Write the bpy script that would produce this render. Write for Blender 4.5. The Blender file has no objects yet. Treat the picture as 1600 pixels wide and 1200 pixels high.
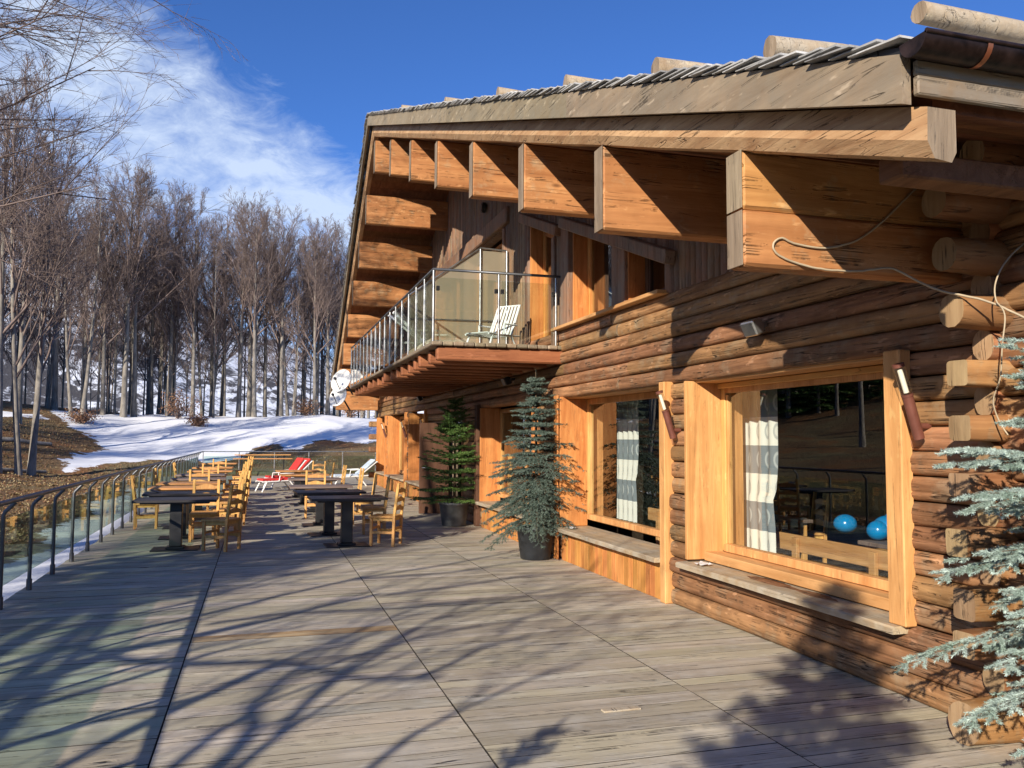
import bpy, math, random
from mathutils import Vector, Matrix, noise as mnoise
R_ = math.radians
S = bpy.context.scene
col = S.collection
V = Vector

# ------------------------------------------------------------------ camera
FPX = 1315.0
def _cam():
    d = lambda px, py: V((px-800, -(py-600), -FPX))
    y = d(405, 683).normalized()
    x = d(5200, 705); x = (x - x.dot(y)*y).normalized()
    z = x.cross(y)
    return Matrix((x, y, z))          # world = RC @ cam
RC = _cam(); CP = V((0, 0, 1.67))
cam = bpy.data.cameras.new('camera'); co = bpy.data.objects.new('camera', cam); col.objects.link(co)
co.matrix_world = Matrix.Translation(CP) @ RC.to_4x4()
cam.sensor_width = 36; cam.lens = 36*FPX/1600; cam.clip_end = 5000; cam.clip_start = .05
S.camera = co
def U(px, py, ax, v):                 # a measured point of the photo on a known real plane
    r = RC @ V((px-800, -(py-600), -FPX)); t = (v-CP[ax])/r[ax]; return CP + r*t

# ------------------------------------------------------------------ light
AZ, EL = R_(42), R_(22.2)
SUN = V((math.sin(AZ)*math.cos(EL), math.cos(AZ)*math.cos(EL), -math.sin(EL)))   # travel direction
sl = bpy.data.lights.new('sun', 'SUN'); sl.energy = 5.0; sl.angle = R_(.5); sl.color = (1, .90, .76)
so = bpy.data.objects.new('sun', sl); col.objects.link(so); so.rotation_euler = SUN.to_track_quat('-Z', 'Y').to_euler()

# ------------------------------------------------------------------ node helpers
class NT:
    def __init__(s, nt): s.nt = nt; s.n = nt.nodes; s.l = nt.links
    def new(s, t, **k):
        x = s.n.new(t)
        for a, b in k.items(): setattr(x, a, b)
        return x
    def put(s, node, key, val):
        if val is None: return
        if isinstance(val, bpy.types.NodeSocket): s.l.new(val, node.inputs[key])
        else: node.inputs[key].default_value = val
    def math(s, op, a, b=None, c=None, clamp=False):
        m = s.new('ShaderNodeMath', operation=op, use_clamp=clamp)
        s.put(m, 0, a); s.put(m, 1, b)
        if c is not None: s.put(m, 2, c)
        return m.outputs[0]
    def vmath(s, op, a, b=None):
        m = s.new('ShaderNodeVectorMath', operation=op); s.put(m, 0, a); s.put(m, 1, b)
        return m.outputs['Value'] if op == 'DOT_PRODUCT' else m.outputs[0]
    def ramp(s, fac, stops, interp='LINEAR'):
        r = s.new('ShaderNodeValToRGB'); r.color_ramp.interpolation = interp
        e = r.color_ramp.elements
        while len(e) < len(stops): e.new(.5)
        for i, (p, c) in enumerate(stops):
            e[i].position = p
            e[i].color = (c, c, c, 1) if isinstance(c, (int, float)) else (*c, 1)
        s.put(r, 0, fac); return r.outputs[0]
    def noise(s, vec, scale, detail=5, rough=.55, dist=0):
        n = s.new('ShaderNodeTexNoise'); s.put(n, 'Vector', vec); s.put(n, 'Scale', scale); s.put(n, 'Detail', detail)
        s.put(n, 'Roughness', rough); s.put(n, 'Distortion', dist); return n.outputs[0]
    def mix(s, fac, a, b, mode='MIX'):
        m = s.new('ShaderNodeMix', data_type='RGBA', blend_type=mode)
        s.put(m, 0, fac); s.put(m, 6, (*a, 1) if isinstance(a, tuple) else a); s.put(m, 7, (*b, 1) if isinstance(b, tuple) else b)
        return m.outputs[2]
    def obj(s): return s.new('ShaderNodeTexCoord').outputs['Object']
    def isl(s): return s.new('ShaderNodeNewGeometry').outputs['Random Per Island']
    def mapping(s, v, scale=(1, 1, 1), rot=(0, 0, 0), loc=(0, 0, 0)):
        m = s.new('ShaderNodeMapping'); s.put(m, 0, v); m.inputs['Scale'].default_value = scale
        m.inputs['Rotation'].default_value = rot; m.inputs['Location'].default_value = loc; return m.outputs[0]
    def bump(s, h, strength=.4, dist=.01):
        b = s.new('ShaderNodeBump'); b.inputs['Strength'].default_value = strength; b.inputs['Distance'].default_value = dist
        s.put(b, 'Height', h); return b.outputs[0]
def mat(name):
    m = bpy.data.materials.new(name); m.use_nodes = True
    m.node_tree.nodes.clear(); t = NT(m.node_tree)
    o = t.new('ShaderNodeOutputMaterial'); b = t.new('ShaderNodeBsdfPrincipled')
    t.l.new(b.outputs[0], o.inputs[0]); return m, t, b, o
def simple(name, c, rough=.6, metal=0, var=.12, spec=.5, scale=9, bump=.15):
    m, t, b, o = mat(name)
    n = t.noise(t.obj(), scale, 5)
    f = t.ramp(n, [(.3, 1-var*1.6), (.7, 1+var)])
    t.put(b, 'Base Color', t.mix(1, c, f, 'MULTIPLY')); t.put(b, 'Roughness', t.ramp(n, [(.2, max(0, rough-.12)), (.8, min(1, rough+.1))]))
    b.inputs['Metallic'].default_value = metal; b.inputs['Specular IOR Level'].default_value = spec
    if bump: t.put(b, 'Normal', t.bump(n, bump, .004))
    return m
def wood(name, dark, light, axis='y', S_=14, grey=None, gamt=.0, crack=.5, isl=.22, rough=.62, bump=.5, blotch=.35, knot=.7, spec=.3, stain_tint=None, scuff=.18):
    m, t, b, o = mat(name)
    c = t.obj(); r = t.isl()
    off = t.new('ShaderNodeCombineXYZ'); 
    for i, k in enumerate((31.7, 17.3, 23.9)): t.put(off, i, t.math('MULTIPLY', r, k))
    c2 = t.vmath('ADD', c, off.outputs[0])
    sc = [1, 1, 1]; sc['xyz'.index(axis)] = .09
    v = t.mapping(c2, tuple(sc))
    n1 = t.noise(v, S_, 7, .62, .8)
    n3 = t.noise(v, S_*4.5, 4, .6, .2)
    n2 = t.noise(c2, 1.7, 4, .6)
    n4 = t.noise(c2, 5.5, 5, .65)
    base = t.mix(t.ramp(n1, [(.34, 0), (.63, 1)]), dark, light)
    base = t.mix(t.ramp(n3, [(.30, .0), (.62, .45)]), base, tuple(.55*a+.45*b_ for a, b_ in zip(dark, light)))
    mid = tuple(x*.50 for x in dark)
    base = t.mix(t.math('MULTIPLY', t.ramp(n2, [(.42, 0), (.72, 1)]), blotch), base, mid)
    if grey:
        g = t.ramp(t.math('ADD', t.math('MULTIPLY', n4, .7), t.math('MULTIPLY', n2, .4)), [(max(0, .75-gamt), 0), (min(1, .98-gamt), 1)])
        base = t.mix(g, base, t.mix(n1, tuple(x*.7 for x in grey), grey))
    if stain_tint:
        base = t.mix(t.ramp(t.noise(c2, .9, 5, .6), [(.45, 0), (.62, .8)]), base, stain_tint)
    base = t.mix(t.math('MULTIPLY', t.ramp(t.noise(t.mapping(c2, tuple(.35 if 'xyz'[i] == axis else 1 for i in range(3))), 16, 3, .6), [(.62, 0), (.70, 1)]), scuff), base, tuple(min(.8, x*1.5+.06) for x in light))
    # knots
    ks = [2.2, 2.2, 2.2]; ks['xyz'.index(axis)] = .9
    vo = t.new('ShaderNodeTexVoronoi'); t.put(vo, 'Vector', t.mapping(c2, tuple(ks))); vo.inputs['Scale'].default_value = 1.3
    kn = t.ramp(vo.outputs['Distance'], [(.03, 1), (.075, 0)])
    base = t.mix(t.math('MULTIPLY', kn, knot), base, tuple(x*.28 for x in dark))
    sc2 = [1, 1, 1]; sc2['xyz'.index(axis)] = .03
    cr = t.noise(t.mapping(c2, tuple(sc2)), S_*1.6, 3, .5, 1.2)
    cm = t.ramp(cr, [(.478, 0), (.492, 1), (.497, 1), (.511, 0)])
    cm = t.math('MULTIPLY', cm, t.ramp(n4, [(.45, 0), (.6, 1)]))
    base = t.mix(t.math('MULTIPLY', cm, crack), base, tuple(x*.18 for x in dark))
    val = t.math('MULTIPLY_ADD', r, isl*2, 1-isl)
    hsv = t.new('ShaderNodeHueSaturation'); t.put(hsv, 'Color', base); t.put(hsv, 'Value', val)
    t.put(hsv, 'Hue', t.math('MULTIPLY_ADD', t.math('FRACT', t.math('MULTIPLY', r, 7.31)), .022, .489))
    t.put(b, 'Base Color', hsv.outputs[0])
    t.put(b, 'Roughness', t.ramp(n1, [(.2, rough+.12), (.8, rough-.08)])); b.inputs['Specular IOR Level'].default_value = spec
    h = t.math('SUBTRACT', t.math('ADD', n1, t.math('MULTIPLY', n3, .5)), t.math('MULTIPLY', cm, 1.5))
    t.put(b, 'Normal', t.bump(h, bump, .012))
    return m
LOGD, LOGL = (.15, .070, .030), (.44, .235, .108)
M = {}
M['log'] = wood('log_wood', LOGD, LOGL, 'y', 9, grey=(.36, .26, .16), gamt=.20, crack=.95, isl=.3, blotch=.6, scuff=.45, bump=.9)
M['logx'] = wood('log_wood_cross', (.22, .09, .035), (.46, .23, .10), 'x', 9, grey=(.36, .28, .18), gamt=.2, crack=.9, isl=.2)
M['clad'] = wood('cladding_wood', (.17, .085, .045), (.33, .19, .11), 'z', 10, grey=(.26, .20, .15), gamt=.28, crack=.7, isl=.25)
M['beam'] = wood('roof_beam_wood', (.31, .125, .038), (.57, .285, .105), 'x', 7, grey=(.50, .38, .22), gamt=.16, crack=.8, isl=.12, blotch=.45, scuff=.35, bump=.7)
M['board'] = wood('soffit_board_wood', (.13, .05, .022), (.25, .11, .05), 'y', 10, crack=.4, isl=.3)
M['fascia'] = wood('weathered_fascia_wood', (.20, .145, .09), (.34, .27, .18), 'y', 7, grey=(.27, .225, .16), gamt=.3, crack=.7, isl=.15, blotch=.4, scuff=.5)
M['fasciax'] = wood('weathered_eave_wood', (.16, .115, .07), (.28, .21, .13), 'x', 7, grey=(.26, .23, .18), gamt=.3, crack=.6, isl=.25)
M['rafter'] = wood('rafter_wood', (.36, .20, .09), (.62, .42, .22), 'y', 8, crack=.8, isl=.1, blotch=.2, bump=.7)
M['endtan'] = wood('tan_end_grain', (.26, .16, .08), (.44, .31, .17), 'z', 7, crack=1, isl=.2, knot=0)
M['endgrey'] = wood('grey_end_grain', (.17, .125, .08), (.34, .265, .18), 'z', 12, crack=1, isl=.2, knot=0)
M['pale'] = wood('pale_window_wood', (.46, .22, .065), (.76, .44, .165), 'z', 9, crack=.5, isl=.1, blotch=.25, bump=.2, knot=.5)
M['paley'] = wood('pale_window_wood_across', (.44, .22, .07), (.70, .41, .165), 'y', 9, crack=.5, isl=.1, blotch=.25, bump=.2, knot=.5)
M['orange'] = wood('orange_board_wood', (.42, .15, .035), (.68, .32, .095), 'z', 12, crack=.3, isl=.12, blotch=.3, bump=.3)
M['sill'] = wood('weathered_sill_wood', (.26, .18, .10), (.56, .44, .27), 'y', 9, grey=(.52, .46, .35), gamt=.3, crack=.6, isl=.1)
M['chair'] = wood('chair_wood', (.50, .25, .07), (.75, .44, .15), 'z', 16, crack=.1, isl=.12, blotch=.15, bump=.15, knot=.3)
M['tabletop'] = wood('oiled_table_wood', (.42, .20, .07), (.68, .36, .13), 'x', 9, crack=.2, isl=.12, blotch=.2, bump=.1, knot=.2, rough=.45)
M['tablegrey'] = wood('greyed_table_wood', (.14, .10, .085), (.26, .20, .17), 'x', 9, crack=.3, isl=.12, bump=.1, rough=.5)
M['tabledark'] = wood('dark_table_wood', (.020, .019, .020), (.060, .056, .058), 'x', 9, crack=.3, isl=.2, bump=.1, rough=.42)
M['deck'] = wood('weathered_deck_boards', (.31, .265, .195), (.62, .55, .43), 'x', 7, grey=(.60, .555, .47), gamt=.26, crack=1, isl=.16, blotch=.5, bump=.6, knot=.5, rough=.68, stain_tint=(.43, .375, .26))
M['deckgreen'] = wood('green_lit_deck_boards', (.29, .265, .19), (.57, .53, .41), 'x', 7, grey=(.58, .55, .46), gamt=.2, crack=1, isl=.13, blotch=.4, bump=.6, knot=.5, rough=.7, stain_tint=(.38, .39, .28))  # faint green of light through the rail glass, put into the board colour
M['deckedge'] = simple('dark_board_edge', (.07, .058, .042), .9, 0, .4, scale=5)  # dark colour for board sides and bevels, so the seams look dark
M['decknew'] = wood('fresh_deck_board', (.36, .20, .10), (.56, .42, .25), 'x', 9, crack=.6, isl=.1, blotch=.5)
M['joist'] = wood('joist_wood', (.22, .080, .032), (.38, .16, .065), 'x', 9, crack=.5, isl=.15, blotch=.25)
M['darkdoor'] = wood('dark_door_wood', (.075, .035, .018), (.13, .065, .035), 'z', 10, crack=.3, isl=.1)
M['shingle'] = wood('grey_shingle', (.30, .29, .28), (.60, .60, .58), 'y', 9, crack=.6, isl=.35, knot=0)
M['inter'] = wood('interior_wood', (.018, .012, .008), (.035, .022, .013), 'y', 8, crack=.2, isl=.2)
M['black'] = simple('black_metal', (.015, .015, .016), .45)
M['steel'] = simple('steel', (.50, .50, .48), .32, .9)
M['dsteel'] = simple('dull_grey_steel', (.115, .12, .13), .42, .6)
M['white'] = simple('white_plastic', (.82, .82, .80), .35, 0, .05)
M['red'] = simple('red_cushion', (.62, .035, .030), .8, 0, .2)
M['bluecush'] = simple('pale_blue_cushion', (.52, .62, .74), .8, 0, .2)
M['blue'] = simple('glossy_blue', (.0, .23, .58), .22, 0, .1, bump=0)
M['pot'] = simple('black_plastic_pot', (.028, .032, .038), .5, 0, .3, scale=4)
M['potgrey'] = simple('grey_plastic_pot', (.11, .115, .115), .55, 0, .35, scale=4)
M['soil'] = simple('soil', (.05, .035, .02), .9, 0, .4, scale=30)
M['copper'] = simple('aged_copper', (.050, .030, .025), .42, .7, .5, scale=14, bump=.4)
M['cband'] = simple('bright_copper', (.55, .20, .10), .4, .8)
M['brown'] = simple('brown_lamp_metal', (.18, .065, .045), .45, .2)
M['tubewhite'] = simple('white_lamp_tube', (.9, .86, .70), .4, 0, .04)
M['cable'] = simple('pale_cable', (.45, .36, .24), .6)
M['fabw'] = simple('white_cloth', (.75, .76, .76), .9, 0, .06)
def glassmat(name, tint, ior=1.6, trans_rough=None, frost=0.):
    m, t, b, o = mat(name); t.n.remove(b)
    tr = t.new('ShaderNodeBsdfTransparent'); tr.inputs[0].default_value = (*tint, 1)
    gl = t.new('ShaderNodeBsdfGlossy'); gl.inputs['Roughness'].default_value = 0.0; gl.inputs[0].default_value = (.95, .97, .96, 1)
    lw = t.new('ShaderNodeLayerWeight'); lw.inputs[0].default_value = .5
    f0 = ((ior-1)/(ior+1))**2*1.6
    fr = t.math('MULTIPLY_ADD', t.math('POWER', lw.outputs['Facing'], 4.5), .95-f0, f0)
    mx = t.new('ShaderNodeMixShader'); t.l.new(fr, mx.inputs[0]); t.l.new(gl.outputs[0], mx.inputs[2])
    if frost:
        df = t.new('ShaderNodeBsdfTranslucent'); df.inputs[0].default_value = (.95, .80, .52, 1)  # warm colour stands in for the glow of a sunlit wall behind
        d2 = t.new('ShaderNodeBsdfDiffuse'); d2.inputs[0].default_value = (.80, .72, .52, 1)
        a = t.new('ShaderNodeMixShader'); a.inputs[0].default_value = .35; t.l.new(df.outputs[0], a.inputs[1]); t.l.new(d2.outputs[0], a.inputs[2])
        b2 = t.new('ShaderNodeMixShader'); b2.inputs[0].default_value = frost; t.l.new(tr.outputs[0], b2.inputs[1]); t.l.new(a.outputs[0], b2.inputs[2])
        t.l.new(b2.outputs[0], mx.inputs[1])
    else: t.l.new(tr.outputs[0], mx.inputs[1])
    t.l.new(mx.outputs[0], o.inputs[0]); return m
M['glass'] = glassmat('window_glass', (.90, .94, .91), 1.95)
M['railglass'] = glassmat('green_rail_glass', (.84, .94, .89), 1.62)
M['balcglass'] = glassmat('balcony_glass', (.92, .96, .94), 1.6)
M['frost'] = glassmat('frosted_glass', (.85, .86, .78), 1.45, frost=.72)
M['clear'] = glassmat('lamp_glass', (.95, .95, .93), 1.45)
def barkmat(name, a, b_, scale=3.):
    m, t, b, o = mat(name); c = t.obj()
    n = t.noise(t.mapping(c, (1, 1, .35)), scale, 6, .65); n2 = t.noise(t.mapping(c, (1, 1, .2)), scale*6, 4)
    k = t.mix(t.ramp(n, [(.32, 0), (.66, 1)]), a, b_); k = t.mix(t.ramp(n2, [(.5, 0), (.8, .5)]), k, tuple(x*.4 for x in a))
    t.put(b, 'Base Color', k); b.inputs['Roughness'].default_value = .85; b.inputs['Specular IOR Level'].default_value = .2
    t.put(b, 'Normal', t.bump(n2, .5, .02)); return m
M['bark'] = barkmat('beech_bark', (.12, .108, .092), (.33, .30, .26))
M['twig'] = barkmat('beech_twigs', (.125, .095, .084), (.27, .205, .18), 1.2)
M['sbark'] = barkmat('spruce_bark', (.08, .05, .03), (.16, .10, .06), 12)
def leafmat(name, a, b_, tr=.0):
    m, t, b, o = mat(name); r = t.isl()
    k = t.mix(t.ramp(t.noise(t.obj(), 6, 4), [(.3, 0), (.7, 1)]), a, b_)
    h = t.new('ShaderNodeHueSaturation'); t.put(h, 'Color', k); t.put(h, 'Value', t.math('MULTIPLY_ADD', r, .7, .65))
    t.put(b, 'Base Color', h.outputs[0]); b.inputs['Roughness'].default_value = .55; b.inputs['Specular IOR Level'].default_value = .3
    return m
M['bluen'] = leafmat('blue_spruce_needles', (.060, .094, .072), (.155, .205, .170))
M['palen'] = leafmat('pale_blue_spruce_needles', (.22, .31, .25), (.50, .60, .56))
M['greenn'] = leafmat('green_spruce_needles', (.045, .10, .022), (.13, .22, .05))
M['brownleaf'] = leafmat('dry_beech_leaves', (.17, .085, .045), (.33, .18, .10))

# ------------------------------------------------------------------ mesh builder
class MB:
    def __init__(s): s.v = []; s.f = []; s.mi = []; s.sm = []
    def add(s, vs, fs, mi=0, sm=False):
        o = len(s.v); s.v.extend([tuple(v) for v in vs])
        for f in fs: s.f.append(tuple(i+o for i in f)); s.mi.append(mi); s.sm.append(sm)
    def box(s, a, b, mi=0):
        (x0, y0, z0), (x1, y1, z1) = a, b
        s.add([(x0, y0, z0), (x1, y0, z0), (x1, y1, z0), (x0, y1, z0), (x0, y0, z1), (x1, y0, z1), (x1, y1, z1), (x0, y1, z1)],
              [(0, 3, 2, 1), (4, 5, 6, 7), (0, 1, 5, 4), (1, 2, 6, 5), (2, 3, 7, 6), (3, 0, 4, 7)], mi)
    def cbox(s, a, b, c=.006, mi=0):              # box with chamfered edges
        a = V(a); b = V(b); m = (a+b)/2; h = (b-a)/2
        h = V((abs(h.x), abs(h.y), abs(h.z))); c = min(c, h.x*.45, h.y*.45, h.z*.45); vs = []
        for sx in (-1, 1):
            for sy in (-1, 1):
                for sz in (-1, 1):
                    for k in range(3):
                        d = [h.x, h.y, h.z]
                        for j in range(3):
                            if j != k: d[j] -= c
                        vs.append((m.x+sx*d[0], m.y+sy*d[1], m.z+sz*d[2]))
        idx = lambda sx, sy, sz, k: ((sx*2+sy)*2+sz)*3+k
        fs = [(idx(1,0,0,0), idx(1,1,0,0), idx(1,1,1,0), idx(1,0,1,0)), (idx(0,0,0,0), idx(0,0,1,0), idx(0,1,1,0), idx(0,1,0,0)),
              (idx(0,1,0,1), idx(0,1,1,1), idx(1,1,1,1), idx(1,1,0,1)), (idx(0,0,0,1), idx(1,0,0,1), idx(1,0,1,1), idx(0,0,1,1)),
              (idx(0,0,1,2), idx(1,0,1,2), idx(1,1,1,2), idx(0,1,1,2)), (idx(0,0,0,2), idx(0,1,0,2), idx(1,1,0,2), idx(1,0,0,2))]
        for p in (0, 1):
            for q in (0, 1):
                fs.append((idx(p,q,0,0), idx(p,q,1,0), idx(p,q,1,1), idx(p,q,0,1)) if p == q else (idx(p,q,0,1), idx(p,q,1,1), idx(p,q,1,0), idx(p,q,0,0)))
                fs.append((idx(p,0,q,0), idx(p,0,q,2), idx(p,1,q,2), idx(p,1,q,0)) if p == q else (idx(p,1,q,0), idx(p,1,q,2), idx(p,0,q,2), idx(p,0,q,0)))
                fs.append((idx(0,p,q,1), idx(1,p,q,1), idx(1,p,q,2), idx(0,p,q,2)) if p == q else (idx(0,p,q,2), idx(1,p,q,2), idx(1,p,q,1), idx(0,p,q,1)))
                for r in (0, 1):
                    fs.append((idx(p,q,r,0), idx(p,q,r,1), idx(p,q,r,2)))
        s.add(vs, fs, mi)
    def obox(s, c, size, rot, mi=0, ch=0):
        t = MB(); h = V(size)/2
        (t.cbox(-h, h, ch) if ch else t.box(-h, h)); c = V(c)
        s.add([rot @ V(v) + c for v in t.v], t.f, mi)
    def bar(s, p, q, w, h, up=V((0, 0, 1)), mi=0, ch=0):
        p = V(p); q = V(q); d = q-p; y = d.normalized(); x = y.cross(up).normalized(); z = x.cross(y)
        s.obox((p+q)/2, (w, d.length, h), Matrix((x, y, z)).transposed(), mi, ch)
    def tube(s, pts, rad, n=8, cap=True, mi=0, cmi=None, sm=True, wob=0, seed=0, flat=1):
        pts = [V(p) for p in pts]; k = len(pts)
        if not isinstance(rad, (list, tuple)): rad = [rad]*k
        vs = []; prev = None
        for i, p in enumerate(pts):
            d = (pts[min(i+1, k-1)] - pts[max(i-1, 0)]).normalized()
            if prev is None:
                a = V((0, 0, 1)) if abs(d.z) < .9 else V((1, 0, 0)); u = d.cross(a).normalized()
            else: u = (prev - d*prev.dot(d)).normalized()
            prev = u; w = d.cross(u)
            for j in range(n):
                an = 2*math.pi*j/n; rr = rad[i]
                if wob: rr *= 1+wob*mnoise.noise(V((math.cos(an)*1.3+seed, math.sin(an)*1.3, i*.9+seed*3)))
                vs.append(p + u*math.cos(an)*rr + w*math.sin(an)*rr*flat)
        fs = [(i*n+j, i*n+(j+1) % n, (i+1)*n+(j+1) % n, (i+1)*n+j) for i in range(k-1) for j in range(n)]
        o = len(s.v)
        s.add(vs, fs, mi, sm)
        if cap:
            s.add(vs[:n], [tuple(range(n-1, -1, -1))], mi if cmi is None else cmi); s.add(vs[-n:], [tuple(range(n))], mi if cmi is None else cmi)
    def lathe(s, c, prof, n=20, mi=0, sm=True):
        c = V(c); vs = []
        for r, z in prof:
            for j in range(n): a = 2*math.pi*j/n; vs.append((c.x+r*math.cos(a), c.y+r*math.sin(a), c.z+z))
        s.add(vs, [(i*n+j, i*n+(j+1) % n, (i+1)*n+(j+1) % n, (i+1)*n+j) for i in range(len(prof)-1) for j in range(n)], mi, sm)
    def build(s, name, mats, parent=None, loc=None):
        me = bpy.data.meshes.new(name); me.from_pydata(s.v, [], s.f)
        for m in (mats if isinstance(mats, (list, tuple)) else [mats]): me.materials.append(m)
        me.polygons.foreach_set('material_index', s.mi); me.polygons.foreach_set('use_smooth', s.sm); me.update()
        o = bpy.data.objects.new(name, me); col.objects.link(o)
        if parent: o.parent = parent
        if loc: o.location = loc
        return o
def tag(o, label=None, cat=None, group=None, kind=None):
    if label: o['label'] = label
    if cat: o['category'] = cat
    if group: o['group'] = group
    if kind: o['kind'] = kind
    return o
def empty(name, loc=(0, 0, 0), rz=0):
    o = bpy.data.objects.new(name, None); col.objects.link(o); o.location = loc; o.rotation_euler = (0, 0, rz); o.empty_display_size = .1; return o
def copy_tree(o, parent=None):
    c = o.copy(); col.objects.link(c)
    if parent: c.parent = parent
    for ch in kids.get(o.name, []): copy_tree(ch, c)
    return c
kids = {}
def reg(o):
    kids[o.name] = [x for x in bpy.data.objects if x.parent == o]
    for x in kids[o.name]: reg(x)
rng = random.Random(7)

# ------------------------------------------------------------------ world
w = bpy.data.worlds.new('World'); S.world = w; w.use_nodes = True
t = NT(w.node_tree); t.n.clear()
out = t.new('ShaderNodeOutputWorld'); bg = t.new('ShaderNodeBackground'); t.l.new(bg.outputs[0], out.inputs[0])
sk = t.new('ShaderNodeTexSky', sky_type='NISHITA'); sk.sun_disc = False; sk.sun_elevation = EL; sk.sun_rotation = R_(222)
sk.altitude = 1400; sk.air_density = 1.0; sk.dust_density = .2; sk.ozone_density = 3.0
gen = t.new('ShaderNodeTexCoord').outputs['Generated']
def rayd(px, py): return (RC @ V((px-800, -(py-600), -FPX))).normalized()
nrm = rayd(250, 0).cross(rayd(575, 262)).normalized()
if nrm.dot(rayd(100, 200)) < 0: nrm = -nrm
dp = t.vmath('DOT_PRODUCT', gen, tuple(nrm))
wv = t.mapping(gen, (1.0, 1.0, 2.2), rot=(0, R_(25), R_(20)))
cn = t.noise(wv, 3.2, 3, .5, .4); cf = t.noise(wv, 15, 8, .66, .5); cw = t.noise(t.mapping(gen, (3, .8, 5), rot=(0, R_(35), R_(15))), 9, 6, .65, .8)
edge = t.math('ADD', dp, t.math('MULTIPLY', t.math('SUBTRACT', cf, .5), .10))
m1 = t.ramp(edge, [(-.01, 0), (.06, 1)])
body = t.ramp(t.math('ADD', t.math('ADD', t.math('MULTIPLY', cn, .42), t.math('MULTIPLY', cf, .42)), t.math('MULTIPLY', cw, .30)), [(.41, .12), (.66, .95)])
cm = t.math('MULTIPLY', m1, body)
sep = t.new('ShaderNodeSeparateXYZ'); t.put(sep, 0, gen)
fade = t.ramp(sep.outputs[2], [(.0, .0), (.08, 1)])
cm = t.math('MULTIPLY', cm, fade)
skyc = t.mix(1, sk.outputs[0], (.60, .96, 1.56), 'MULTIPLY')
t.put(bg, 0, t.mix(t.math('MULTIPLY', cm, .80), skyc, (7.6, 8.8, 10.6)))
bg.inputs[1].default_value = .072

# ------------------------------------------------------------------ ground
def lerp(x, xs, ys):
    if x <= xs[0]: return ys[0]
    for i in range(len(xs)-1):
        if x <= xs[i+1]:
            k = (x-xs[i])/(xs[i+1]-xs[i]); k = k*k*(3-2*k)*.4+k*.6
            return ys[i]+(ys[i+1]-ys[i])*k
    return ys[-1]
def terr(x, y):
    z = lerp(y, [-60, 14, 30, 38, 45, 60, 70, 120, 200, 600], [-.9, -.6, 0, .1, .75, 3.0, 3.2, .5, -12, -30])
    if x < -8: z += min(9, .1*(-8-x)) if x > -60 else 5.2 - min(10, (-60-x)*.05)
    if x < -22: z += min(5, (-22-x)*.22)*max(0, 1-max(0, y-60)/40)
    if y < 60: z += 1.0*math.exp(-((x+13)**2/14+(y-45)**2/26))
    b = max(0, min(1, (-3.2-x)/3)) if x < 0 else max(0, min(1, (x-9)/4))
    if y > 40: b = max(b, min(1, (y-40)/5))
    z += b*(.28*mnoise.noise(V((x*.13, y*.13, 3)))+.10*mnoise.noise(V((x*.6, y*.6, 1)))+.035*mnoise.noise(V((x*2.1, y*2.1, 7))))
    if -2.9 < x < 15 and y < 38.6: z = min(z, -.75)
    elif x >= -4.5 and x <= -2.9 and y < 30: z = max(z, -.55)
    return z
SNOWPOLY = [(-12.4, 58), (-10.3, 53), (-9.4, 51.5), (-8.3, 49.2), (-7.4, 46.6), (-8.1, 43.5), (-8.4, 40.9), (-7.5, 38.6), (-6.3, 41.6), (-4.6, 43.6), (-3.2, 43.2), (-2.1, 41.7), (-.9, 43.6), (-.3, 47.3), (.9, 48.6),
            (1.3, 46.6), (2.2, 46.9), (3.0, 49.4), (3.6, 50.1), (6.1, 48.8), (7, 49.7), (12, 50), (40, 50), (40, 64), (10, 66), (-8, 64), (-13, 62)]
def inpoly(x, y, P):
    c = False; j = len(P)-1
    for i in range(len(P)):
        if (P[i][1] > y) != (P[j][1] > y) and x < (P[j][0]-P[i][0])*(y-P[i][1])/(P[j][1]-P[i][1])+P[i][0]: c = not c
        j = i
    return c
def pdist(x, y, P):
    d = 1e9
    for i in range(len(P)):
        ax, ay = P[i-1]; bx, by = P[i]; dx, dy = bx-ax, by-ay
        k = max(0, min(1, ((x-ax)*dx+(y-ay)*dy)/(dx*dx+dy*dy+1e-9)))
        d = min(d, math.hypot(x-ax-k*dx, y-ay-k*dy))
    return d
def snow(x, y):
    d = pdist(x, y, SNOWPOLY); s1 = d if inpoly(x, y, SNOWPOLY) else -d
    s2 = min(x+4.1+.25*math.sin(y*1.3), -2.2-x, 30-y) if x < 0 else -9      # strip along the deck
    s3 = 1.2-math.hypot((x+14.5)/2.2, y-54.5)                        # patch under the left wood
    s4 = -.4+.35*math.sin(x*.3+y*.2) if y > 66 else -9
    return max(-2, min(2, max(s1, s2, s3, s4)))
def axisvals(segs):
    r = []
    for a, b, st in segs:
        x = a
        while x < b-1e-6: r.append(x); x += st
    r.append(segs[-1][1]); return r
xs = axisvals([(-900, -200, 100), (-200, -70, 13), (-70, -24, 1.6), (-24, 12, .42), (12, 40, 1.6), (40, 200, 20), (200, 900, 100)])
ys = axisvals([(-600, -60, 90), (-60, -10, 3), (-10, 30, 1.0), (30, 66, .42), (66, 130, 3), (130, 250, 20), (250, 1400, 120)])
g = MB(); nx = len(xs)
sn = []
for y in ys:
    for x in xs:
        g.v.append((x, y, terr(x, y))); sn.append(snow(x, y) if -40 < x < 50 and -12 < y < 135 else -2)
for j in range(len(ys)-1):
    for i in range(nx-1):
        a = j*nx+i; g.f.append((a, a+1, a+nx+1, a+nx)); g.mi.append(0); g.sm.append(True)
m, t, b, o = mat('ground_leaves_and_snow'); c = t.obj()
at = t.new('ShaderNodeAttribute', attribute_name='snow_depth')
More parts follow.
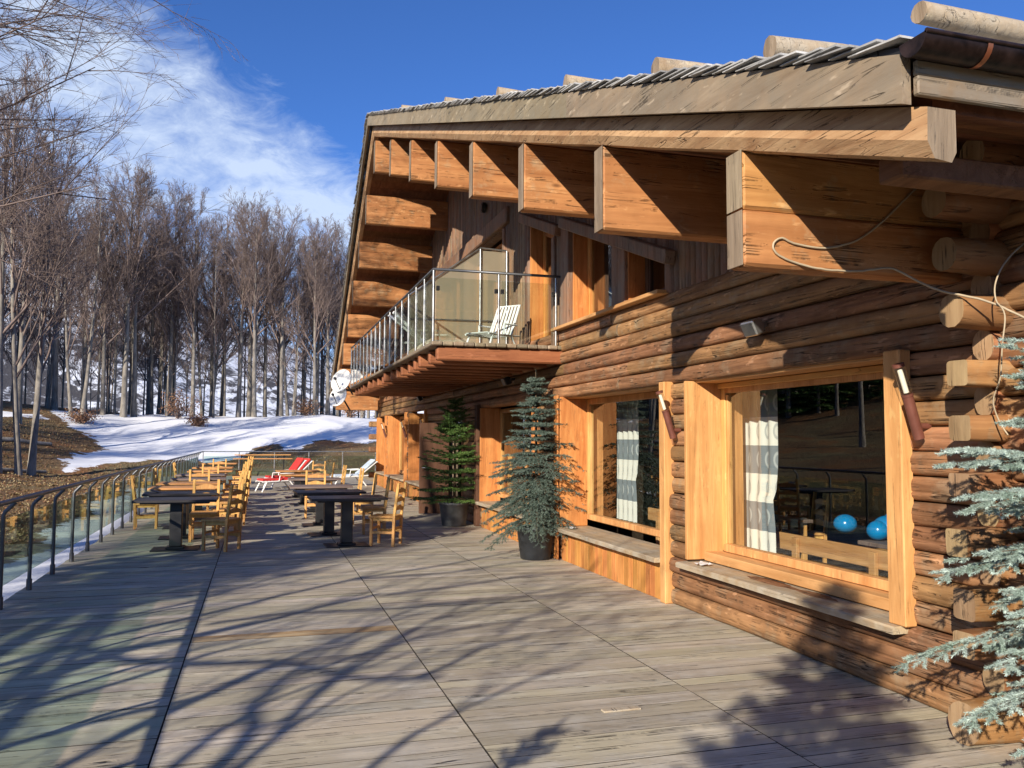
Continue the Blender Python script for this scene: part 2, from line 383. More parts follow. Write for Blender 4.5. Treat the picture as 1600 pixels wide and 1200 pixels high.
n1 = t.noise(c, 1.1, 6, .65); n2 = t.noise(c, 9, 6, .7); n3 = t.noise(c, .25, 4); n4 = t.noise(c, 40, 3, .7)
sm_ = t.math('ADD', at.outputs['Fac'], t.math('MULTIPLY', t.math('SUBTRACT', n1, .5), 2.1)); sm_ = t.math('ADD', sm_, t.math('MULTIPLY', t.math('SUBTRACT', n2, .5), .55))
sf = t.ramp(sm_, [(.0, 0), (.07, 1)])
leaf = t.mix(t.ramp(n2, [(.3, 0), (.7, 1)]), (.12, .072, .038), (.40, .25, .135))
leaf = t.mix(t.ramp(n3, [(.42, 0), (.6, 1)]), leaf, t.mix(n2, (.15, .125, .06), (.42, .34, .19)))
leaf = t.mix(t.ramp(t.noise(c, .5, 4), [(.52, 0), (.62, .8)]), leaf, t.mix(n2, (.20, .08, .034), (.46, .22, .095)))
leaf = t.mix(t.ramp(n4, [(.35, .6), (.6, 0)]), leaf, (.05, .032, .018))
t.put(b, 'Base Color', t.mix(sf, leaf, t.mix(n1, (.82, .85, .90), (.90, .91, .93)))); b.inputs['Roughness'].default_value = .8; b.inputs['Specular IOR Level'].default_value = .15
t.put(b, 'Normal', t.bump(t.math('ADD', t.math('MULTIPLY', n2, t.math('SUBTRACT', 1.12, sf)), t.math('MULTIPLY', sf, .35)), .8, .16))
go = g.build('ground', m); tag(go, kind='structure')
a = go.data.attributes.new('snow_depth', 'FLOAT', 'POINT'); a.data.foreach_set('value', sn)

# mountain far behind the wood
def ridge(x):
    k = lerp(x, [-700, -420, -260, -150, -95, -55, -10, 30, 90, 300, 700], [60, 120, 95, 105, 92, 74, 46, 34, 30, 20, 15])
    return k+7*mnoise.noise(V((x*.02, 5, 1)))+2.5*mnoise.noise(V((x*.09, 2, 1)))
g = MB(); X = [-700+i*10 for i in range(141)]; N = 40
for j in range(N):
    for x in X:
        k = j/(N-1); z = -14+(ridge(x)+14)*(k**.9); y = 190+k*170
        z += 5*mnoise.noise(V((x*.03, y*.03, 9)))*(1-k)*k*4+1.5*mnoise.noise(V((x*.12, y*.12, 2)))
        g.v.append((x, y, z))
for x in X: g.v.append((x, 600, -30))
for j in range(N):
    for i in range(140):
        a = j*141+i; g.f.append((a, a+1, a+142, a+141)); g.mi.append(0); g.sm.append(True)
m, t, b, o = mat('snowy_wooded_mountainside'); c = t.obj()
dg = t.mapping(c, (.5, .5, .22), rot=(0, R_(32), 0))
n1 = t.noise(dg, .42, 8, .75, .6); n2 = t.noise(c, .02, 4, .6)
f = t.ramp(t.math('ADD', n1, t.math('MULTIPLY', t.math('SUBTRACT', n2, .5), .5)), [(.46, 0), (.55, 1)])
t.put(b, 'Base Color', t.mix(f, (.06, .058, .064), (.80, .84, .90))); b.inputs['Roughness'].default_value = .9
t.put(b, 'Normal', t.bump(n1, .5, 2.0))
tag(g.build('mountain', m), kind='structure')

# ------------------------------------------------------------------ deck
JX = [-2.45, -.5, 1.2, 2.78, 4.16]
def dz(x, y): return 0
g = MB(); st = [.05, .11, .02, .08]
for k in range(4):
    y = -4+st[k]; r2 = random.Random(40+k)
    while y < 38:
        wd = r2.choice([.14, .15, .19, .2, .2]); z = dz(-1 if k == 0 else 0, y+wd/2)+r2.uniform(-.0013, .0013)
        mi = 1 if k == 0 else 0
        if k == 1 and 7.3 < y < 7.5: mi = 2
        if k == 0 and r2.random() < .5: mi = 0
        x0, x1 = JX[k]+.004, JX[k+1]-.004
        if k == 0: x0 += r2.uniform(-.008, .008)
        tl = r2.uniform(-.002, .002)
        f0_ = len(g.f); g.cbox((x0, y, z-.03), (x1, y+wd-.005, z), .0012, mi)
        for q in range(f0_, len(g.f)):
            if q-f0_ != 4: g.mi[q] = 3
        y += wd
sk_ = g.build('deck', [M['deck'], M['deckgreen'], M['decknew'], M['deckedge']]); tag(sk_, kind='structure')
g = MB(); 
for x in JX[1:-1]:
    for dx in (-.35, .30): g.box((x+dx, -4, -.20), (x+dx+.09, 38, -.036))
for i in range(14): g.box((JX[0]+.05, -3.8+i*3.2, -.42), (4.1, -3.68+i*3.2, -.205))
for i in range(14):
    for x in (-2.2, -.3, 1.5, 3.2): g.box((x, -3.78+i*3.2, -1.1), (x+.12, -3.70+i*3.2, -.425))
g.box((JX[0]-.035, -4, -.22), (JX[0]-.004, 38, -.035)); g.box((JX[0], 38.004, -.5), (6, 38.04, -.0))
tag(g.build('deck_frame', M['fasciax']), kind='structure')
# railing along the deck
rail = tag(empty('deck_railing', (-2.35, 9.3, 0)), 'grey steel railing with green tinted glass panels along the open edge of the deck', 'railing')
RL = V((-2.35, 9.3, 0))
def relm(mb, name, mats, parent, origin):
    mb.v = [(a[0]-origin[0], a[1]-origin[1], a[2]-origin[2]) for a in mb.v]; return mb.build(name, mats, parent)
py = [9.3-1.06*i for i in range(12, 0, -1)]+[9.3+1.085*i for i in range(26)]
for y in py:
    z0 = dz(-1, y); g = MB()
    g.tube([(-2.36, y, z0-.2), (-2.36, y, .90), (-2.345, y, .935), (-2.26, y, 1.025)], .021, 6)
    g.tube([(-2.36, y, z0-.25), (-2.36, y, z0+.12)], .030, 6)
    relm(g, 'post', M['dsteel'], rail, RL)
for i in range(len(py)-1):
    g = MB(); a, b_ = py[i]+.03, py[i+1]-.03
    g.box((-2.375, a, .21), (-2.365, b_, .86)); relm(g, 'glass_panel', M['railglass'], rail, RL)
g = MB(); g.tube([(-2.25, -3.4, 1.05), (-2.25, 15, 1.05), (-2.25, 37.9, 1.05)], .026, 8); relm(g, 'handrail', M['dsteel'], rail, RL)
g = MB()
for y in (9.3+1.085*25,): pass
FR = tag(empty('end_railing', (1.5, 37.9, 0)), 'thin steel and glass railing across the far end of the deck', 'railing'); FO = V((1.5, 37.9, 0))
fx = [-2.25+1.45*i for i in range(6)]
for x in fx:
    g = MB(); g.tube([(x, 37.9, -.1), (x, 37.9, 1.04)], .022, 6); relm(g, 'post', M['steel'], FR, FO)
for i in range(5):
    g = MB(); g.box((fx[i]+.04, 37.895, .1), (fx[i+1]-.04, 37.905, .86)); relm(g, 'glass_panel', M['railglass'], FR, FO)
g = MB(); g.tube([(-2.25, 37.9, 1.05), (fx[-1], 37.9, 1.05)], .022, 6); relm(g, 'handrail', M['steel'], FR, FO)

# ------------------------------------------------------------------ chalet
W = 4.09; YE = 4.2; YR = 17.15; SL = .348
house = tag(empty('log_chalet', (W, YR, 0)), 'large brown log chalet with gable roof, picture windows and a balcony over the deck', 'building')
HO = V((W, YR, 0))
def H(mb, name, mats, parent=house): return relm(mb, name, mats, parent, HO)
def HS(mb, name, mats, parent): return relm(mb, name, mats, parent, HO)      # sub-part: parents stay at the chalet origin
def top(y): return 3.22+.352*((y-2.7) if y <= YR else (2*YR-y-2.7))      # upper edge of the verge boards
def ov(y):                                                        # x of the slanted roof edge
    return 2.0+.0311*abs(y-YR)
OPEN = [(4.60, 7.47, .47, 2.26), (7.86, 11.07, -.1, 2.27), (12.2, 15.5, -.1, 2.26), (16.9, 18.4, -.1, 2.2), (21.0, 23.5, -.1, 2.4), (24.0, 27.5, -.1, 2.42), (27.95, 30.2, -.1, 2.42)]
def logseg(g, y0, y1, zc, h, seed, dx=0, bulge=.10, ends=True):
    n = max(1, int((y1-y0)/(.10 if y0 < 9 else .2))); P = 13; vs = []; r2 = random.Random(seed)
    nz = r2.uniform(-.35, .25); ndp = r2.choice([.004, .010, .013, .013]); AN = [-90, -72, -54, -36, -20, None, None, None, 22, 38, 55, 72, 90]; c_ = math.degrees(nz); AN[5] = c_-4; AN[6] = c_; AN[7] = c_+4
    AN = sorted(set(AN)) if False else AN; AN[4] = min(AN[4], c_-9); AN[8] = max(AN[8], c_+9); AN[3] = min(AN[3], AN[4]-6); AN[9] = max(AN[9], AN[8]+6)
    tp = r2.uniform(-.007, .007); ph = r2.uniform(0, 9)
    for i in range(n+1):
        y = y0+(y1-y0)*i/n; wz = .011*mnoise.noise(V((y*.5, seed*1.7, 0)))+.004*mnoise.noise(V((y*2.3, seed, 4))); wx = .018*mnoise.noise(V((y*.45, seed*2.1, 5)))+.006*mnoise.noise(V((y*2.2, seed*2.1, 2)))
        hh = h*(.5+tp*(i/n-.5))
        for j in range(P):
            wv = 5*mnoise.noise(V((y*.7, seed, 8))) if 4 <= j <= 8 else 0
            a = math.radians(AN[j]+wv); ca = max(0., math.cos(a)); sa = math.sin(a)
            fx_ = (abs(ca)**.5); x = W+.025-bulge*fx_+wx+.006*mnoise.noise(V((y*1.5, j*.7, seed)))+.003*mnoise.noise(V((y*6, j*1.5, seed)))+dx+(ndp*(.6+.8*mnoise.noise(V((y*.6, seed, 3)))) if j == 6 else 0)
            vs.append((x, y, zc+wz+hh*(abs(sa)**.85)*(1 if sa > 0 else -1)))
        vs.append((W+.17, y, zc+hh)); vs.append((W+.17, y, zc-hh))
    P2 = P+2
    fs = [(i*P2+j, (i+1)*P2+j, (i+1)*P2+(j+1) % P2, i*P2+(j+1) % P2) for i in range(n) for j in range(P2)]
    g.add(vs, fs, 0, True)
    if ends:
        g.add(vs[:P2], [tuple(range(P2))], 1); g.add(vs[-P2:], [tuple(range(P2-1, -1, -1))], 1)
g = MB(); cz = 0; k = 0; HC = .16
while k < 20:
    zc = .08+HC*k; ivs = [(3.45+rng.uniform(-.05, .12), 30.5+rng.uniform(-.1, .1))]
    for (a, b_, z0, z1) in OPEN:
        if z0 < zc < z1-.02:
            nv = []
            for (p, q) in ivs:
                if b_ <= p or a >= q: nv.append((p, q)); continue
                if a > p: nv.append((p, a))
                if b_ < q: nv.append((b_, q))
            ivs = nv
    for (p, q) in ivs:
        if q-p < .06: continue
        # long runs are butted from several logs
        cuts = [p]
        while q-cuts[-1] > 9: cuts.append(cuts[-1]+rng.uniform(4.5, 8))
        cuts.append(q)
        for u in range(len(cuts)-1): logseg(g, cuts[u]+(.004 if u else 0), cuts[u+1], zc, HC-.004, k*13+u+int(p), bulge=.072+rng.uniform(-.014, .014))
    k += 1
H(g, 'log_wall', [M['log'], M['endgrey']])
# cross logs of the side wall, their ends stick out beside the corner
g = MB()
def xlog(g, x0, x1, y, z, h, seed, rnd, wy=.10, tipc=.03):
    P = 14; n = max(3, int((x1-x0)/.3)); vs = []
    for i in range(n+1):
        x = x0+(x1-x0)*i/n
        for j in range(P):
            a = 2*math.pi*j/P; e = .9 if rnd else .28
            cy_ = abs(math.cos(a))**e*(1 if math.cos(a) > 0 else -1); sz = abs(math.sin(a))**e*(1 if math.sin(a) > 0 else -1)
            q = 1-.10*(i == 0); w_ = 1+.06*mnoise.noise(V((x*1.5, j*.8, seed)))
            vs.append((x, y+wy*cy_*q*w_, z+h*.5*sz*q*w_))
    g.add(vs, [(i*P+j, (i+1)*P+j, (i+1)*P+(j+1) % P, i*P+(j+1) % P) for i in range(n) for j in range(P)], 0, True)
    c0 = len(g.v); g.add([(x0-.004, y, z)]+vs[:P], [(0, j+1, (j+1) % P+1) for j in range(P)], 1)
for k, zc in enumerate((.12, .54, .76, 1.10, 1.42, 1.74, 2.05)):
    xlog(g, 3.75+rng.uniform(-.025, .03) if k else 3.74, 12.5, 3.82, zc, (.26, .155, .19, .17, .145, .16, .16)[k], k*3.1, k == 0, wy=.085 if k else .12)
for k, zc in enumerate((2.40, 2.72, 3.02, 3.32)):
    xlog(g, (3.72, 3.68, 3.62, 3.9)[k], 12.5, 3.80, zc, .21, 40+k*2.3, True, wy=.10)
for k, zc in enumerate((.33, .65, .92, 1.26, 1.58, 1.9, 2.22, 2.56, 2.87, 3.17)):
    xlog(g, 4.0, 12.5, 3.86, zc, .20, 80+k*2.3, True, wy=.085)
H(g, 'side_wall', [M['logx'], M['endtan']])
# far end and back walls
g = MB()
for k in range(16): g.cbox((W+.2, 30.3, HC*k), (12.5, 30.5, HC*k+HC-.006), .03)
for k in range(16): g.cbox((12.5, 3.7, HC*k), (12.7, 30.6, HC*k+HC-.006), .03)
for k in range(5): g.cbox((3.75, 30.2, .25+k*.45), (W+.1, 30.42, .45+k*.45), .03)
H(g, 'rear_wall', M['log'])
# rooms behind the glass
g = MB()
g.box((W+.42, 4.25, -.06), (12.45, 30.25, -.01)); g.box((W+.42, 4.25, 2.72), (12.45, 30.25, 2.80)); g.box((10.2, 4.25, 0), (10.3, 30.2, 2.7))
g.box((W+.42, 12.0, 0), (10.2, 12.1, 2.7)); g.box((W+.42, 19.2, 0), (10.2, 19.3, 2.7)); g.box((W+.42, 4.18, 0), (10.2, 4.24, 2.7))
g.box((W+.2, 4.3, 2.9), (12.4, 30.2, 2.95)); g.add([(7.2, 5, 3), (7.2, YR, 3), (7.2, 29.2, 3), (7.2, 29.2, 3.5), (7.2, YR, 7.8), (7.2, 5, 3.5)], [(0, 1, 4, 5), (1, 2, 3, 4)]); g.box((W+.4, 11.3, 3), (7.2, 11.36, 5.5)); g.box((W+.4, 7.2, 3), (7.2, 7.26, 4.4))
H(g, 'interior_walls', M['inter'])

def reveal(g, y0, y1, z0, z1, d=.32, th=.045):
    # boards lining the opening (front edge shows as a narrow strip)
    a = MB(); a.cbox((W-.085, y1, z0), (W+d, y1+th, z1), .006); H(a, 'jamb_board', g)
    a = MB(); a.cbox((W-.02, y0-th, z0), (W+d, y0, z1), .006); H(a, 'jamb_board', g)
def hb(name, a, b_, m_, c=.008): g = MB(); g.cbox(a, b_, c); return H(g, name, m_)
def window(y0, y1, z0, z1, d=.30, mull=(), slope=0, frame=M['pale']):
    fr = MB(); x0 = W+d; fw = .075
    zt = lambda y: z1+slope*(y-y0)
    fr.cbox((x0, y0, z0), (x0+.07, y0+fw, zt(y0)+slope*fw*.5)); fr.cbox((x0, y1-fw, z0), (x0+.07, y1, zt(y1)-.002))
    fr.cbox((x0-.03, y0+fw+.002, z0), (x0+.07, y1-fw-.002, z0+fw))
    fr.bar((x0+.035, y0+fw, zt(y0+fw)-fw/2), (x0+.035, y1-fw, zt(y1-fw)-fw/2), .07, fw)
    fr.cbox((x0+.012, y1-fw-.035, z0+fw), (x0+.06, y1-fw-.002, zt(y1)-fw-.02), .004); fr.cbox((x0+.012, y0+fw+.002, z0+fw), (x0+.06, y0+fw+.035, zt(y0)-fw), .004)
    for ym in mull: fr.cbox((x0+.002, ym-.045, z0+fw), (x0+.068, ym+.045, zt(ym)-fw))
    # inner lining of the wall behind the frame
    fr.cbox((x0+.075, y1, z0), (x0+.25, y1+.03, zt(y1)-.05)); fr.cbox((x0+.075, y0-.03, z0), (x0+.25, y0, zt(y0)-.05)); fr.cbox((x0+.075, y0, z0-.03), (x0+.25, y1, z0))
    f = H(fr, 'window', frame)
    p = MB(); p.add([(x0+.035, y0+fw, z0+fw), (x0+.035, y1-fw, z0+fw), (x0+.035, y1-fw, zt(y1-fw)-fw-.004), (x0+.035, y0+fw, zt(y0+fw)-fw-.004)], [(0, 3, 2, 1)])
    q = HS(p, 'pane', M['glass'], f); return f
def sill(y0, y1, z, x0=W-.165, t_=.05):
    g = MB(); n = 14; vs = []
    for i in range(n+1):
        y = y0+(y1-y0)*i/n; e = .012*mnoise.noise(V((y*2, 3, z)))
        vs += [(x0+e, y, z-t_), (x0+e-.004, y, z-.012), (x0+e+.012, y, z), (W+.335, y, z+.008), (W+.335, y, z-t_)]
    g.add(vs, [(i*5+j, i*5+(j+1) % 5, (i+1)*5+(j+1) % 5, (i+1)*5+j) for i in range(n) for j in range(5)]); g.add(vs[:5], [(4, 3, 2, 1, 0)]); g.add(vs[-5:], [(0, 1, 2, 3, 4)])
    return H(g, 'window_sill', M['sill'])
# big right window
reveal(M['pale'], 4.70, 7.42, .50, 2.24); hb('window_post', (W-.115, 4.50, .475), (W-.022, 4.655, 2.26), M['pale'])
g = MB(); g.cbox((W+.02, 4.62, 2.225), (W+.34, 7.42, 2.27)); g.cbox((W+.26, 4.7, 2.17), (W+.30, 7.42, 2.22)); H(g, 'head_board', M['paley'])
window(4.72, 7.42, .58, 2.20); sill(4.55, 7.50, .475)
g = MB(); g.cbox((W+.10, 4.7, .49), (W+.29, 7.42, .575)); H(g, 'sill_step', M['paley'])
# left big window with boarded parapet below
reveal(M['orange'], 7.997, 11.02, .46, 2.25); hb('window_post', (W-.115, 7.83, .002), (W-.0, 7.95, 2.26), M['pale']); hb('window_post', (W-.115, 11.07, .002), (W-.087, 11.22, 2.27), M['orange'])
g = MB(); g.cbox((W+.02, 7.95, 2.225), (W+.34, 11.0, 2.27)); H(g, 'head_board', M['paley'])
window(7.97, 11.0, .56, 2.22); sill(7.96, 11.12, .45)
def parapet(y0, y1, z1, x=W-.05):
    g = MB(); y = y0; r2 = random.Random(int(y0*10))
    while y < y1-.01:
        w_ = min(r2.choice([.10, .12, .14]), y1-y); e = r2.uniform(-.003, .003); g.cbox((x+e, y+.0015, 0), (x+.03, y+w_-.0015, z1), .003); y += w_
    g.box((x+.035, y0, 0), (W+.30, y1, z1-.01))
    H(g, 'parapet_boards', M['orange'])
parapet(7.955, 11.05, .39); parapet(12.26, 15.45, .42); parapet(21.05, 23.45, .40); parapet(24.05, 27.45, .42); parapet(28.0, 30.15, .42)
for (a, b_, z1) in ((12.2, 15.5, 2.24), (21.0, 23.5, 2.36), (24.0, 27.5, 2.38), (27.95, 30.2, 2.38)):
    reveal(M['orange'], a+.097, b_-.05, .48, z1); hb('window_post', (W-.115, a-.06, .002), (W-.0, a+.05, z1+.02), M['orange'])
    window(a+.10, b_-.06, .56, z1-.02, mull=((a+b_)/2,) if a < 20 else ()); sill(a+.04, b_-.02, .48)
hb('door_post', (W-.13, 15.56, .002), (W-.02, 15.74, 2.3), M['darkdoor']); hb('door_post', (W-.13, 18.42, .002), (W-.02, 18.6, 2.3), M['darkdoor'])
# door with one leaf standing open
g = MB(); g.cbox((3.37, 18.27, .02), (W-.06, 18.33, 2.0), .01)
for z in (.25, .95, 1.6): g.cbox((3.42, 18.255, z), (W-.1, 18.269, z+.1), .004)
d = H(g, 'door', M['darkdoor']); g = MB(); g.tube([(3.42, 18.25, 1.02), (3.42, 18.19, 1.02), (3.54, 18.19, 1.02)], .011, 6); HS(g, 'handle', M['steel'], d)
g = MB(); g.cbox((W+.25, 16.9, 0), (W+.30, 18.4, 2.2), .01); H(g, 'inner_door', M['darkdoor'])

# gable cladding of upright half logs
UP = [(7.95, 10.85, 3.22, lambda y: 3.62+.352*(y-7.95)), (11.50, 12.62, 2.97, lambda y: 4.72+.352*(y-11.5)), (14.1, 20.2, 3.0, lambda y: 5.36), (21.0, 26.0, 3.2, lambda y: 3.9)]
g = MB(); y = 4.30; r2 = random.Random(5)
while y < 30.1:
    w_ = r2.uniform(.10, .14); ym = y+w_/2; seg = [(3.19, top(ym)-.38)]
    for (a, b_, z0, zf) in UP:
        if a < ym < b_:
            seg = [(3.19, z0-.02)] if z0 > 3.25 else []
            seg.append((zf(ym)+.02, top(ym)-.38))
    for (z0, z1) in seg:
        if z1-z0 < .05: continue
        vs = []; P = 6; n = max(1, int((z1-z0)/.5))
        for i in range(n+1):
            z = z0+(z1-z0)*i/n; e = .008*mnoise.noise(V((z*.8, y*5, 2)))
            for j in range(P):
                a = math.pi*j/(P-1); vs.append((W+.02-.048*math.sin(a)**.8+e, ym-math.cos(a)*w_*.5, z))
            vs.append((W+.16, ym+w_*.5, z)); vs.append((W+.16, ym-w_*.5, z))
        Q = P+2
        g.add(vs, [(i*Q+j, i*Q+(j+1) % Q, (i+1)*Q+(j+1) % Q, (i+1)*Q+j) for i in range(n) for j in range(Q)], 0, True); g.add(vs[:Q], [tuple(range(Q-1, -1, -1))]); g.add(vs[-Q:], [tuple(range(Q))])
    y += w_
H(g, 'gable_cladding', M['clad'])
# upper windows
g = MB()
g.bar((W-.10, 7.70, 3.49+.04), (W-.10, 10.90, 4.66+.02), .13, .15, ch=.012); H(g, 'sloping_lintel', M['clad']); g = MB()
g.bar((W-.10, 11.05, 4.60), (W-.10, 12.78, 5.22), .13, .15, ch=.012); H(g, 'sloping_lintel', M['clad'])
hb('long_lintel', (W-.10, 13.75, 5.40), (W+.02, 20.7, 5.68), M['clad'], .02)
for q in ((.09, 10.72, 3.2, 11.02, 4.62), (.06, 8.92, 3.24, 9.30, 4.0), (.03, 7.84, 3.2, 7.97, 3.6), (.06, 11.38, 2.98, 11.5, 4.6), (.06, 14.0, 2.98, 14.12, 5.36), (.06, 20.2, 3, 20.4, 5.36), (.02, 16.9, 3, 17.2, 5.36)):
    hb('upper_post', (W-q[0], q[1], q[2]), (W+.3, q[3], q[4]), M['clad'], .01)
for q in ((10.68, 3.25, 10.717, 4.5), (8.88, 3.25, 8.917, 3.9), (12.58, 2.99, 12.63, 5.05), (20.16, 3, 20.197, 5.3)):
    hb('jamb_board', (W-.02, q[0], q[1]), (W+.26, q[2], q[3]), M['orange'], .004)
window(9.32, 10.67, 3.26, 4.04, .18, slope=.352, frame=M['orange']); window(7.98, 8.87, 3.26, 3.58, .18, slope=.352, frame=M['darkdoor']); window(11.52, 12.57, 2.99, 4.62, .18, slope=.352, frame=M['orange'])
window(14.15, 16.88, 3.0, 5.32, .18, mull=(15.5,), frame=M['orange']); window(17.22, 20.15, 3.0, 5.32, .18, mull=(18.7,), frame=M['orange'])
g = MB(); g.cbox((W-.14, 7.92, 3.19), (W+.2, 11.28, 3.235), .006); H(g, 'upper_sill', M['paley'])
# purlins
for k in range(15):
    y = YE+1.85*k; kk = min(k, 14-k); z0 = 2.63+.642*kk; xo = ov(y)+.14
    if k == 7: z0 -= .03
    g = MB(); zt = z0+.66
    PZ = ((z0, z0+.318), (z0+.322, zt)) if k == 0 else ((z0, zt),)
    for (p, q) in PZ:
        g.cbox((xo, y-.16, p), (W+.15 if k else 12.5, y, q), .018)
    ob = H(g, 'roof_beam', M['beam'])
    e = MB()
    for (p, q) in PZ: e.cbox((xo-.006, y-.158, p+.004), (xo-.0015, y-.002, q-.004), .002)
    HS(e, 'beam_end', M['endgrey'], ob)
# roof body, verge boards and log rafters
def slab(g, xa, xb, ya, yb, dt0, dt1, mi=0, nseg=1, xf=None):
    for i in range(nseg):
        y0 = ya+(yb-ya)*i/nseg; y1 = ya+(yb-ya)*(i+1)/nseg
        X0 = xf(y0) if xf else xa; X1 = xf(y1) if xf else xa; B0 = xb+X0 if xf else xb; B1 = xb+X1 if xf else xb
        t0, t1 = top(y0), top(y1)
        g.add([(X0, y0, t0+dt0), (B0, y0, t0+dt0), (B1, y1, t1+dt0), (X1, y1, t1+dt0), (X0, y0, t0+dt1), (B0, y0, t0+dt1), (B1, y1, t1+dt1), (X1, y1, t1+dt1)],
              [(0, 3, 2, 1), (4, 5, 6, 7), (0, 1, 5, 4), (1, 2, 6, 5), (2, 3, 7, 6), (3, 0, 4, 7)], mi)
YN, YF = 2.72, 2*YR-2.72
g = MB()
def slabw(ya, yb):       # roof deck, edge follows the slanted verge
    v = []
    for y in (ya, yb):
        for dt in ((-.395 if y > YN+1.25 and y < 2*YR-YN-1.25 else -.21), -.03): v += [(ov(y)+.20, y, top(y)+dt), (12.9, y, top(y)+dt)]
    g.add(v, [(0, 1, 5, 4), (2, 6, 7, 3), (0, 4, 6, 2), (1, 3, 7, 5), (0, 2, 3, 1), (4, 5, 7, 6)])
for i in range(60):
    a = YN+.05+(YR-YN-.05)*i/60; b_ = YN+.05+(YR-YN-.05)*(i+1)/60; slabw(a, b_-.004); slabw(2*YR-b_+.004, 2*YR-a)
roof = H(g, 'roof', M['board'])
g = MB()
for (a, b_) in ((YN, 6.3), (6.305, 10.4), (10.405, 13.9), (13.905, YR), (YR+.003, 21), (21.005, 26), (26.005, YF)):
    slab(g, 0, .045, a, b_, -.205, 0, xf=ov)
HS(g, 'verge_board', M['fascia'], roof)
g = MB()
for (a, b_) in ((YN-.02, YR), (YR+.002, YF)):
    n = 40; vs = []
    for i in range(n+1):
        y = a+(b_-a)*i/n; x = ov(y)+.105; T = top(y); e = .010*mnoise.noise(V((y*1.1, 2, 2)))+.006*mnoise.noise(V((y*4, 2, 7)))
        vs += [(x, y, T-.205), (x-.004, y, T-.345+e), (x+.03, y, T-.415+e), (x+.115, y, T-.425+e), (x+.14, y, T-.38), (x+.14, y, T-.205)]
    g.add(vs, [(i*6+j, i*6+(j+1) % 6, (i+1)*6+(j+1) % 6, (i+1)*6+j) for i in range(n) for j in range(6)]); g.add(vs[:6], [(5, 4, 3, 2, 1, 0)], 1); g.add(vs[-6:], [(0, 1, 2, 3, 4, 5)], 1)
HS(g, 'log_rafter', [M['rafter'], M['endgrey']], roof)
# shingle courses
g = MB(); r2 = random.Random(9); ex = .12
def shingle(x0, x1, y, sgn, th, lift):
    L = .31; yb = y+sgn*L
    z0 = top(y)+.050+lift; z1 = top(yb)+.004 if (yb-YR)*sgn < 0 else top(YR)+.01
    g.add([(x0, y, z0), (x1, y, z0), (x1, yb, z1), (x0, yb, z1), (x0, y, z0+th), (x1, y, z0+th), (x1, yb, z1+th*.5), (x0, yb, z1+th*.5)],
          [(0, 3, 2, 1), (4, 5, 6, 7), (0, 1, 5, 4), (1, 2, 6, 5), (2, 3, 7, 6), (3, 0, 4, 7)])
n = int((YR-YN)/ex)
for i in range(n):
    for sgn, base in ((1, YN-.02), (-1, YF+.02)):
        y = base+sgn*i*ex; x = ov(y)-.03+r2.uniform(-.02, .012)
        for q in range(3):
            w_ = r2.uniform(.12, .2); shingle(x, x+w_-.006, y+r2.uniform(-.02, .02), sgn, .010, r2.uniform(-.004, .014)); x += w_
        shingle(x, 12.9, y, sgn, .010, .004)
HS(g, 'shingles', M['shingle'], roof)
g = MB()
for i in range(n):
    y = YN+.02+i*ex; g.add([(ov(y)+.01, y, top(y)), (ov(y)+.01, y+.12, top(y+.12)), (ov(y)+.01, y+.12, top(y+.12)+.03), (ov(y)+.01, y, top(y)+.03), (ov(y)+.4, y, top(y)), (ov(y)+.4, y+.12, top(y+.12)), (ov(y)+.4, y+.12, top(y+.12)+.03), (ov(y)+.4, y, top(y)+.03)],
          [(0, 1, 2, 3), (4, 7, 6, 5), (0, 4, 5, 1), (3, 2, 6, 7), (0, 3, 7, 4), (1, 5, 6, 2)])
HS(g, 'underlay', M['black'], roof)
# eave boards and soffit (side facing the viewer)
g = MB(); xe = ov(YN)
g.cbox((xe+.05, YN-.035, 3.055), (12.9, YN-.003, 3.135)); g.cbox((xe+.05, YN-.03, 3.137), (12.9, YN-.003, 3.20)); HS(g, 'eave_board', M['fasciax'], roof)
g = MB()
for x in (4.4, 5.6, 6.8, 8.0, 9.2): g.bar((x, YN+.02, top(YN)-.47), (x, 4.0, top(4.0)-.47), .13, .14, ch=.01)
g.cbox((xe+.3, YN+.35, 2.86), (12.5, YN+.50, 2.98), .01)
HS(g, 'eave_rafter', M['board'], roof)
# gutter
g = MB(); gx0 = xe-.02; gy, gz, gr = YN-.085, 3.25, .072; P = 12; vs = []
for x in (gx0, 12.9):
    for rr in (gr, gr-.006):
        for j in range(P): a = math.pi+math.pi*j/(P-1); vs.append((x, gy+rr*math.cos(a), gz+rr*math.sin(a)))
fs = []
for j in range(P-1): fs += [(j, 2*P+j, 2*P+j+1, j+1), (P+j, P+j+1, 3*P+j+1, 3*P+j)]
g.add(vs, fs, 0, True); g.add([vs[j] for j in range(P)], [tuple(range(P))]); g.tube([(gx0, gy-gr, gz), (12.9, gy-gr, gz)], .010, 6)
gu = HS(g, 'gutter', M['copper'], roof)
g = MB()
vs = []
for x in (gx0+.30, gx0+.325):
    for j in range(P): a = math.pi+math.pi*j/(P-1); vs.append((x, gy+(gr+.004)*math.cos(a), gz+(gr+.004)*math.sin(a)))
g.add(vs, [(j, P+j, P+j+1, j+1) for j in range(P-1)], 0, True); HS(g, 'gutter_bracket', M['cband'], roof)
